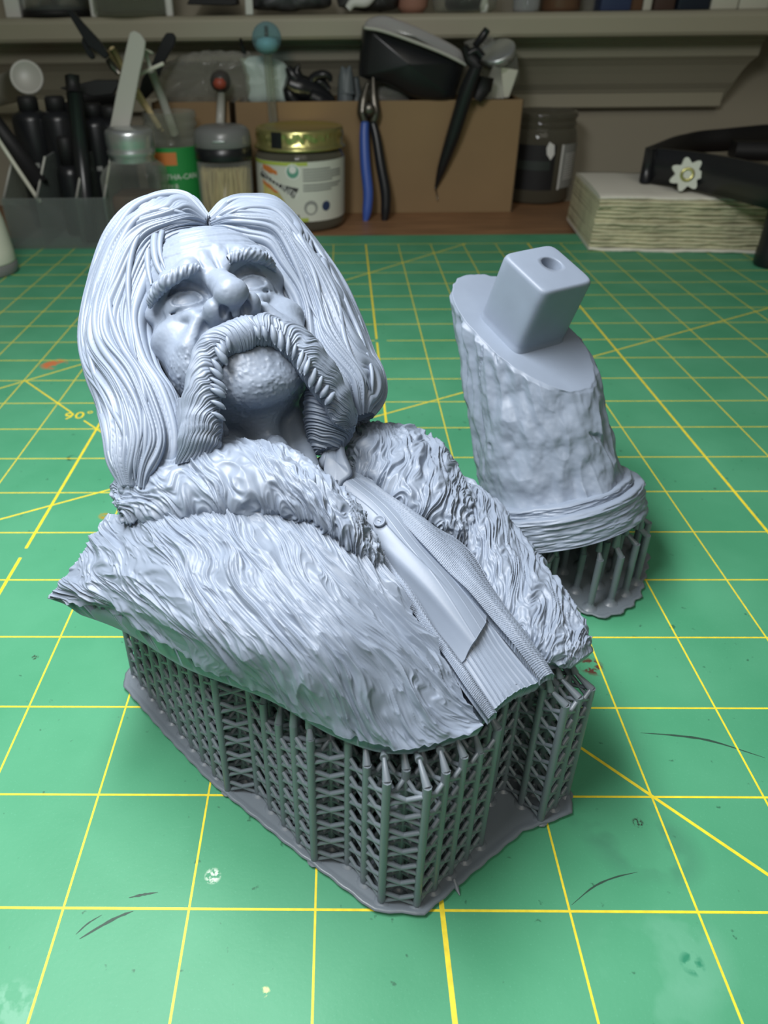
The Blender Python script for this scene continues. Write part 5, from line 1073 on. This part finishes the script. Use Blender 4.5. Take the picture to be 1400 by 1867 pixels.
crumple('plastic_bag', 'wisp of clear plastic film above the ribbed card', 'bag', ((850, 78), (880, 66), (905, 72), (925, 92), (900, 100), (862, 98)), 66.4, 1.4, G_bag, .35, 12)
# pliers standing against the box front
Yp = 62.4
def bend(mb, pts, r, Y0=60.3, Y1=62.6, v0=405, v1=180, n=12): 
    P = [ony(u, v, Y0+(Y1-Y0)*np.clip((v0-v)/(v0-v1), 0, 1.2)) for u, v in pts]; rodp(mb, P, r, n, 30)
t = thing('pliers', 'slim pliers with one blue and one black handle, leaning against the box', 'pliers', onz(682, 405, TZ))
mb = MB(); bend(mb, ((665, 222), (664, 250), (666, 300), (671, 350), (669, 385), (666, 405)), [.36, .42, .46, .46, .42, .22]); mb.build('handle', K_blue, t)['label'] = 'blue handle'
mb = MB(); bend(mb, ((679, 222), (686, 250), (694, 300), (703, 350), (703, 385), (700, 407)), [.36, .42, .46, .48, .44, .24]); mb.build('handle', K_black, t)['label'] = 'black handle'
mb = MB(); bend(mb, ((665, 226), (661, 205), (663, 180), (670, 152)), [.3, .5, .42, .16], n=8); mb.build('jaw', K_steel, t)
mb = MB(); bend(mb, ((680, 226), (684, 205), (681, 175), (680, 138)), [.3, .5, .40, .14], n=8); mb.build('jaw', K_steel, t)
mb = MB(); c = ony(673, 200, 62.0); lathe(mb, [(.02, -.3), (.55, -.3), (.55, .3), (.02, .3)], c, 20, np.array(Matrix.Rotation(math.pi/2, 3, 'X'))); mb.build('pivot', K_steel, t)
# black brush-like tool hanging before the box
t = thing('airbrush_tool', 'long black tapered tool with a curved wire tip, leaning over the box front', 'tool', ony(795, 345, 62.5))
mb = MB(); rodp(mb, Ps(((873, 110), (850, 170), (825, 250), (806, 305), (794, 343)), (61.2, 61.6, 62.2, 62.6, 62.9)), [.5, .66, .62, .42, .1], 12, 30); mb.build('handle', K_black, t)
mb = MB(); rodp(mb, Ps(((794, 343), (796, 352), (798, 366)), (62.9, 62.9, 62.9)), [.08, .05, .03], 6); mb.build('wire_tip', K_steel, t)
mb = MB(); rodp(mb, Ps(((888, 54), (880, 66), (866, 84)), (61.4, 61.3, 61.2)), [.3, .34, .3], 10); mb.build('end_cap', K_black, t)
mb = MB(); rodp(mb, Ps(((845, 85), (856, 105), (872, 122)), (61.3, 61.2, 61.2)), [.3, .5, .5], 10); mb.build('trigger', K_blackm, t)
mb = MB(); rodp(mb, Ps(((880, 104), (868, 92), (852, 100)), (61.0, 61.0, 61.0)), .3, 8, 12); mb.build('clip', K_black, t)
mb = MB(); rodp(mb, Ps(((885, 140), (880, 160), (868, 182)), (62.4, 62.4, 62.4)), [.75, .8, .5], 12); mb.build('cup', K_blackm, t)
# right glass jar
def jar_right():
    u = 985; Yf = 64.8; C = onz(u, 373, TZ); Yf = C[1]; P = C; r = cmpx(64, P); P = np.array([P[0], Yf+r*.9, TZ]); t = T0('food_jar', 'open glass jar with a torn black label, right of the long box', 'jar', P); z = lambda v: ony(u, v, Yf)[2]-TZ
    zt, zn, zl1, zl0 = z(208), z(246), z(262), z(346)
    mb = MB(); lathe(mb, [(.1, .02), (r*.9, 0), (r*1.0, .3), (r, zl1), (r*.97, zn), (r*.92, zn+.3)]+thread(r*.9, zn+.4, zt, 2)+[(r*.86, zt), (r*.84, zn), (r*.92, zl1), (r*.92, .5)], n=48, cap=False); mb.build('jar_glass', G_dark, t, local=True)
    wrap_patch('label_front', r, -1.5, .22, zl0, zl1-.1, K_blackm, t, .02); wrap_patch('label_back', r, .42, 1.25, zl0+.1, zl1-.1, K_greyp, t, .02)['label'] = 'grey printed back label with a barcode'
    wrap_patch('label_stripe', r, -1.3, .1, zl0+1.8, zl0+2.6, mat('dark_green_print', (.03, .04, .035), .5), t, .03); wrap_patch('label_edge', r, .40, .46, zl0, zl1-.1, K_wt, t, .03)
    for k in range(11): wrap_patch('barcode_line', r, .55, 1.1, zl1-1.0-k*.22, zl1-.93-k*.22, K_wt, t, .03)
    wrap_patch('torn_paper', r, 0, 0, 0, 0, K_wt, t, .05, [(0, zl1+.2), (.5, zl1-.1), (.6, zl1-.9), (.3, zl1-1.4), (-.1, zl1-.9), (-.2, zl1-.3)])
jar_right()
# stack of folded tissue
def tissue():
    P0 = onz(1072, 457, 0); P1 = onz(1392, 463, 0); bk = onz(1045, 395, 0); w = P1-P0; L = np.linalg.norm(w); ex = w/L; t = thing('tissue_stack', 'thick stack of folded off-white paper tissue, front right of the black band', 'tissues', P0)
    H = ony(1078, 357, P0[1])[2]; n = 15; ey = np.array([-ex[1], ex[0], 0]); dep = 10.; t['h'] = H; del t['h']; 
    for k in range(n):
        z0 = H*k/n*1.0; z1 = H*(k+1)/n-.03; j = rng.normal()*.08; mb = MB(); x = np.linspace(-.0, 1, 60); lean = .25*(k/n)
        def row(off, zz, wob): return P0+np.outer(lean+x*(L+.6-lean*1.0+rng.normal()*.05), ex)+ey*off+np.outer(wob, ey)+np.outer(np.ones(60), [0, 0, 1])*(zz+.05*vnoise(x*9, k, 0, 5))[:, None]
        wob = .10*vnoise(x*18, k*3, 0, 3)+.05*vnoise(x*60, k*3, 0, 4)
        rows = [row(.10+j, z0, wob), row(j-.02, z0+(z1-z0)*.3, wob), row(j-.02, z0+(z1-z0)*.7, wob), row(.10+j, z1, wob), row(dep, z1+.0, wob*0), row(dep, z0, wob*0)]
        if k == n-1:
            top = [row(dep*q, z1+.15*np.sin(q*3)+.02, wob*(1-q)) for q in (.1, .3, .5, .7, .9)]; rows = rows[:4]+top+rows[4:]
        V = np.vstack(rows); m = len(rows); F = grid_faces(m, 60, True, False); ends = [[i*60 for i in range(m)], [i*60+59 for i in range(m)][::-1]]
        mb.add(V, F)
        for e_ in ends:
            c = V[e_].mean(0); mb.add(np.vstack([V[e_], c]), [[i, (i+1) % m, m] for i in range(m)])
        o = mb.build('folded_sheet', K_tissue if k in (0, n-1) else K_tisedge, t)
        if k == n-1: o['label'] = 'smooth white top sheet'
tissue()
# black headband with a white star knob
def headband():
    Y = 61; t = thing('headband', 'black curved plastic headband with a white star knob, behind the tissue stack', 'headband', ony(1290, 350, 60))
    def wall(p, zt, zb, th, nm, m=K_blackm, seg=40):
        P = catmull(np.array(p, float), seg); T = np.gradient(P, axis=0); T /= np.linalg.norm(T, axis=1)[:, None]; N = np.stack([-T[:, 1], T[:, 0]], 1); zt_ = np.interp(np.linspace(0, 1, seg), np.linspace(0, 1, len(zt)), zt); zb_ = np.interp(np.linspace(0, 1, seg), np.linspace(0, 1, len(zb)), zb)
        A_ = np.c_[P, zb_]; B_ = np.c_[P, zt_]; A2 = np.c_[P+N*th, zb_]; B2 = np.c_[P+N*th, zt_]; V = np.stack([A_, B_, B2, A2], 0).reshape(-1, 3); mb = MB(); mb.add(V, grid_faces(4, seg, True, False)); 
        for e in (0, seg-1): mb.add(V[[e, e+seg, e+2*seg, e+3*seg]], [[0, 1, 2, 3]])
        return mb.build(nm, m, t)
    q = lambda u, v, Y: ony(u, v, Y)
    HT = ony(1078, 357, onz(1072, 457, 0)[1])[2]+.22; bt = [onz(u, v, HT) for u, v in ((1184, 333), (1250, 344), (1320, 360), (1400, 382))]; tp = [ony(u, v, p[1]) for (u, v), p in zip(((1187, 271), (1260, 278), (1330, 290), (1400, 308)), bt)]
    wall([p[:2] for p in bt], [p[2] for p in tp], [HT]*4, .5, 'front_band', K_black)
    e = ony(1189, 270, bt[0][1]+.3); f = q(1260, 245, 64.5); g = q(1340, 234, 67); h = q(1400, 228, 69); i_ = q(1440, 228, 70)
    wall([e[:2], f[:2], g[:2], h[:2], i_[:2]], [e[2], f[2], g[2], h[2], i_[2]], [HT]*5, .5, 'rear_band', K_blackm)
    tube(m1 := MB(), [tp[0]+[.1, .2, 0], np.array([tp[0][0]+.1, tp[0][1]+.2, HT])], .4, 10); m1.build('hinge', K_black, t)
    wall([q(1345, 262, 62)[:2], q(1440, 262, 61)[:2]], [q(1345, 262, 62)[2]]*2, [HT, HT], 3., 'inner_pad', K_blackm, 6)
    c = q(1251, 318, bt[1][1]-.25); n = 12; pts = []
    for k in range(n*4): a_ = k/(n*4)*2*np.pi; pts.append((math.cos(a_)*(1.0+.2*math.cos(a_*7)), math.sin(a_)*(1.0+.2*math.cos(a_*7))))
    mb = MB(); prism(mb, pts, 0, .45, c, np.array(Vector((-.25, -.95, .15)).to_track_quat('Z', 'Y').to_matrix())); k_ = mb.build('star_knob', K_white, t, smooth=False); k_['label'] = 'white star-shaped knob'
    mb = MB(); lathe(mb, [(.5, .0), (.5, .5), (.3, .52), (.25, .3), (.02, .3)], c, 20, np.array(Vector((-.25, -.95, .15)).to_track_quat('Z', 'Y').to_matrix())); mb.build('knob_screw', K_gold, k_)
headband()
P = onz(1400, 490, 0); r = 1.2; t = T0('black_post', 'black cylinder cut by the right edge, in front of the tissue stack', 'stand', (P[0]+.55, P[1]+r*.6, 0))
mb = MB(); lathe(mb, [(.02, 0), (r*.9, 0), (r, .15), (r, 1.2), (r*.96, 1.3), (r*.96, 4.6), (r*.85, 4.8), (.02, 4.8)], n=36); mb.build('post_body', K_black, t, local=True)
# things on the window sill shelf
def shelf_item(name, label, cat, u0, u1, prof, m, Y=69.4, group=None, z0=15.62, sq=False, parts=()):
    a = ony(u0, 20, Y); b = ony(u1, 20, Y); P = ((a[0]+b[0])/2, Y, z0); w = (b[0]-a[0])/2; t = T0(name, label, cat, P, group)
    for nm, pr_, mm in ((None, prof, m),)+tuple(parts):
        mb = MB()
        if sq == 'box': zz = pr_[-1][1]; box(mb, (0, 0, (pr_[0][1]+zz)/2), (2*w*pr_[0][0], 2*min(w, 1.8)*pr_[0][0], zz-pr_[0][1]), bev=.12)
        else: lathe(mb, [(max(.01, p*w), h) for p, h in pr_], n=32)
        mb.build(nm or 'body', mm, t, local=True)
    return t
shelf_item('steel_tin', 'shiny steel tin with a dark base ring on the shelf, left end', 'tin', 44, 164, [(.9, 0), (1, .1), (1, .5), (.95, .55)], K_blackm, parts=(('tin_wall', [(.96, .5), (.96, 6), (.0, 6)], K_silver),))
shelf_item('white_box', 'glossy white box on the shelf, left of the steel tin', 'box', 14, 42, [(1, 0), (1, 6)], K_wt, sq='box')
shelf_item('glass_tumbler', 'wide clear glass vessel with bright rims on the shelf, right of the steel tin', 'glass', 170, 318, [(.9, 0), (1, .2), (1, 6.5), (.95, 6.5), (.95, .4), (.0, .4)], G_clear)
for u in (172, 309): shelf_item('candle', 'slim white candle on the shelf beside the steel tin' if u == 172 else 'slim white candle on the shelf left of the black wedge', 'candle', u-7, u+7, [(.95, 0), (1, .1), (1, 6), (.0, 6)], K_wt, Y=67.8)
mb = MB(); slab(mb, ((340, 8), (352, -14), (372, -40), (410, -40), (430, -8), (432, 8), (420, 10)), 69, 2.2); tag(mb.build('doorstop_wedge', K_blackm, smooth=False), 'black wedge-shaped holder on the shelf above the clear bag', 'holder')
crumple('figure_base', 'black and grey lumpy figurine on a white base on the shelf, above the blue ball', 'figurine', ((452, 16), (455, -30), (520, -50), (590, -30), (598, 10), (560, 17), (500, 18)), 67.6, 3, mat('black_white_marbling', (.05, .05, .055), .4, var=(60, 1.)), .3, 31)
shelf_item('white_box', 'small white block on the shelf, left of the marbled figurine', 'box', 448, 462, [(1, 0), (1, 5)], K_wt, sq='box', Y=67.2)
crumple('zebra_ornament', 'black and white swirled ornament on the shelf above the black tub', 'ornament', ((618, 12), (618, -40), (700, -50), (724, -20), (720, 16), (660, 17)), 67.6, 3, mat('black_white_swirl', (.04, .04, .04), .35, var=(30, 1.)), .25, 33)
leaning('ornament_horn', 'curved white horn of the swirled ornament on the shelf', 'ornament', ((634, 16), (645, 4), (668, 2), (690, -18)), (67.2,)*4, [.3, .4, .45, .2], K_wt, 10, seg=20)
shelf_item('pink_bowl', 'pinkish brown bowl on the shelf, right of the swirled ornament', 'bowl', 720, 782, [(.6, 0), (.9, .5), (1, 2.2), (1, 5), (.9, 5), (.0, 1)], K_pink)
shelf_item('clear_dish', 'clear faceted dish holding dark pebbles on the shelf', 'dish', 786, 905, [(.8, 0), (.95, .2), (1, 1.2), (.92, 1.2), (.0, .4)], G_clear, parts=(('pebbles', [(.5, .2), (.6, .6), (.5, 3.2), (.0, 3.6)], K_black),))
shelf_item('glass_stopper', 'bright faceted glass stopper on the shelf, in the clear dish area', 'stopper', 874, 890, [(.9, 0), (1, .5), (.5, 1.4), (.8, 2.6), (.0, 3)], K_wt, Y=67.4)
shelf_item('crystal_jar', 'sparkling clear crystal jar on the shelf, left of the brown bottle', 'jar', 934, 982, [(.9, 0), (1, .3), (1, 5), (.0, 5)], glassy('crystal', (.8, .82, .84), .45), Y=68.2)
shelf_item('brown_bottle', 'brown glossy bottle on the shelf, left of the dark blue boxes', 'bottle', 984, 1056, [(.95, 0), (1, .3), (.96, 3), (.8, 5), (.0, 5.4)], K_brown)
shelf_item('frosted_jar', 'pale frosted jar on the shelf, right of the brown bottle', 'jar', 1054, 1090, [(.95, 0), (1, .3), (1, 5), (.0, 5)], G_bag, Y=70.8)
for k, (u0, u1, m, l) in enumerate(((1086, 1140, K_navy, 'dark navy box on the shelf, right of the frosted jar'), (1142, 1166, K_brown, 'brown book spine on the shelf, right of the navy box'), (1168, 1184, K_cream, 'narrow cream book spine on the shelf between brown ones'), (1186, 1222, mat('dark_brown_cover', (.07, .04, .03), .5), 'dark brown book spine on the shelf, left of the blue-black book'), (1224, 1280, mat('blue_black_cover', (.012, .02, .035), .4), 'blue-black thick book on the shelf, left of the cream boxes'))):
    shelf_item('book', l, 'book', u0, u1, [(1, 0), (1, 6.5)], m, sq='box', group='books and boxes on the shelf')
for k, (u0, u1) in enumerate(((1284, 1332), (1334, 1386), (1388, 1420))):
    shelf_item('cream_box', 'cream box on the shelf, %s' % ('just right of the blue-black book', 'middle one of the three cream boxes', 'cut by the right edge')[k], 'box', u0, u1, [(1, 0), (1, 6.)], K_cream, sq='box', group='cream boxes on the shelf')
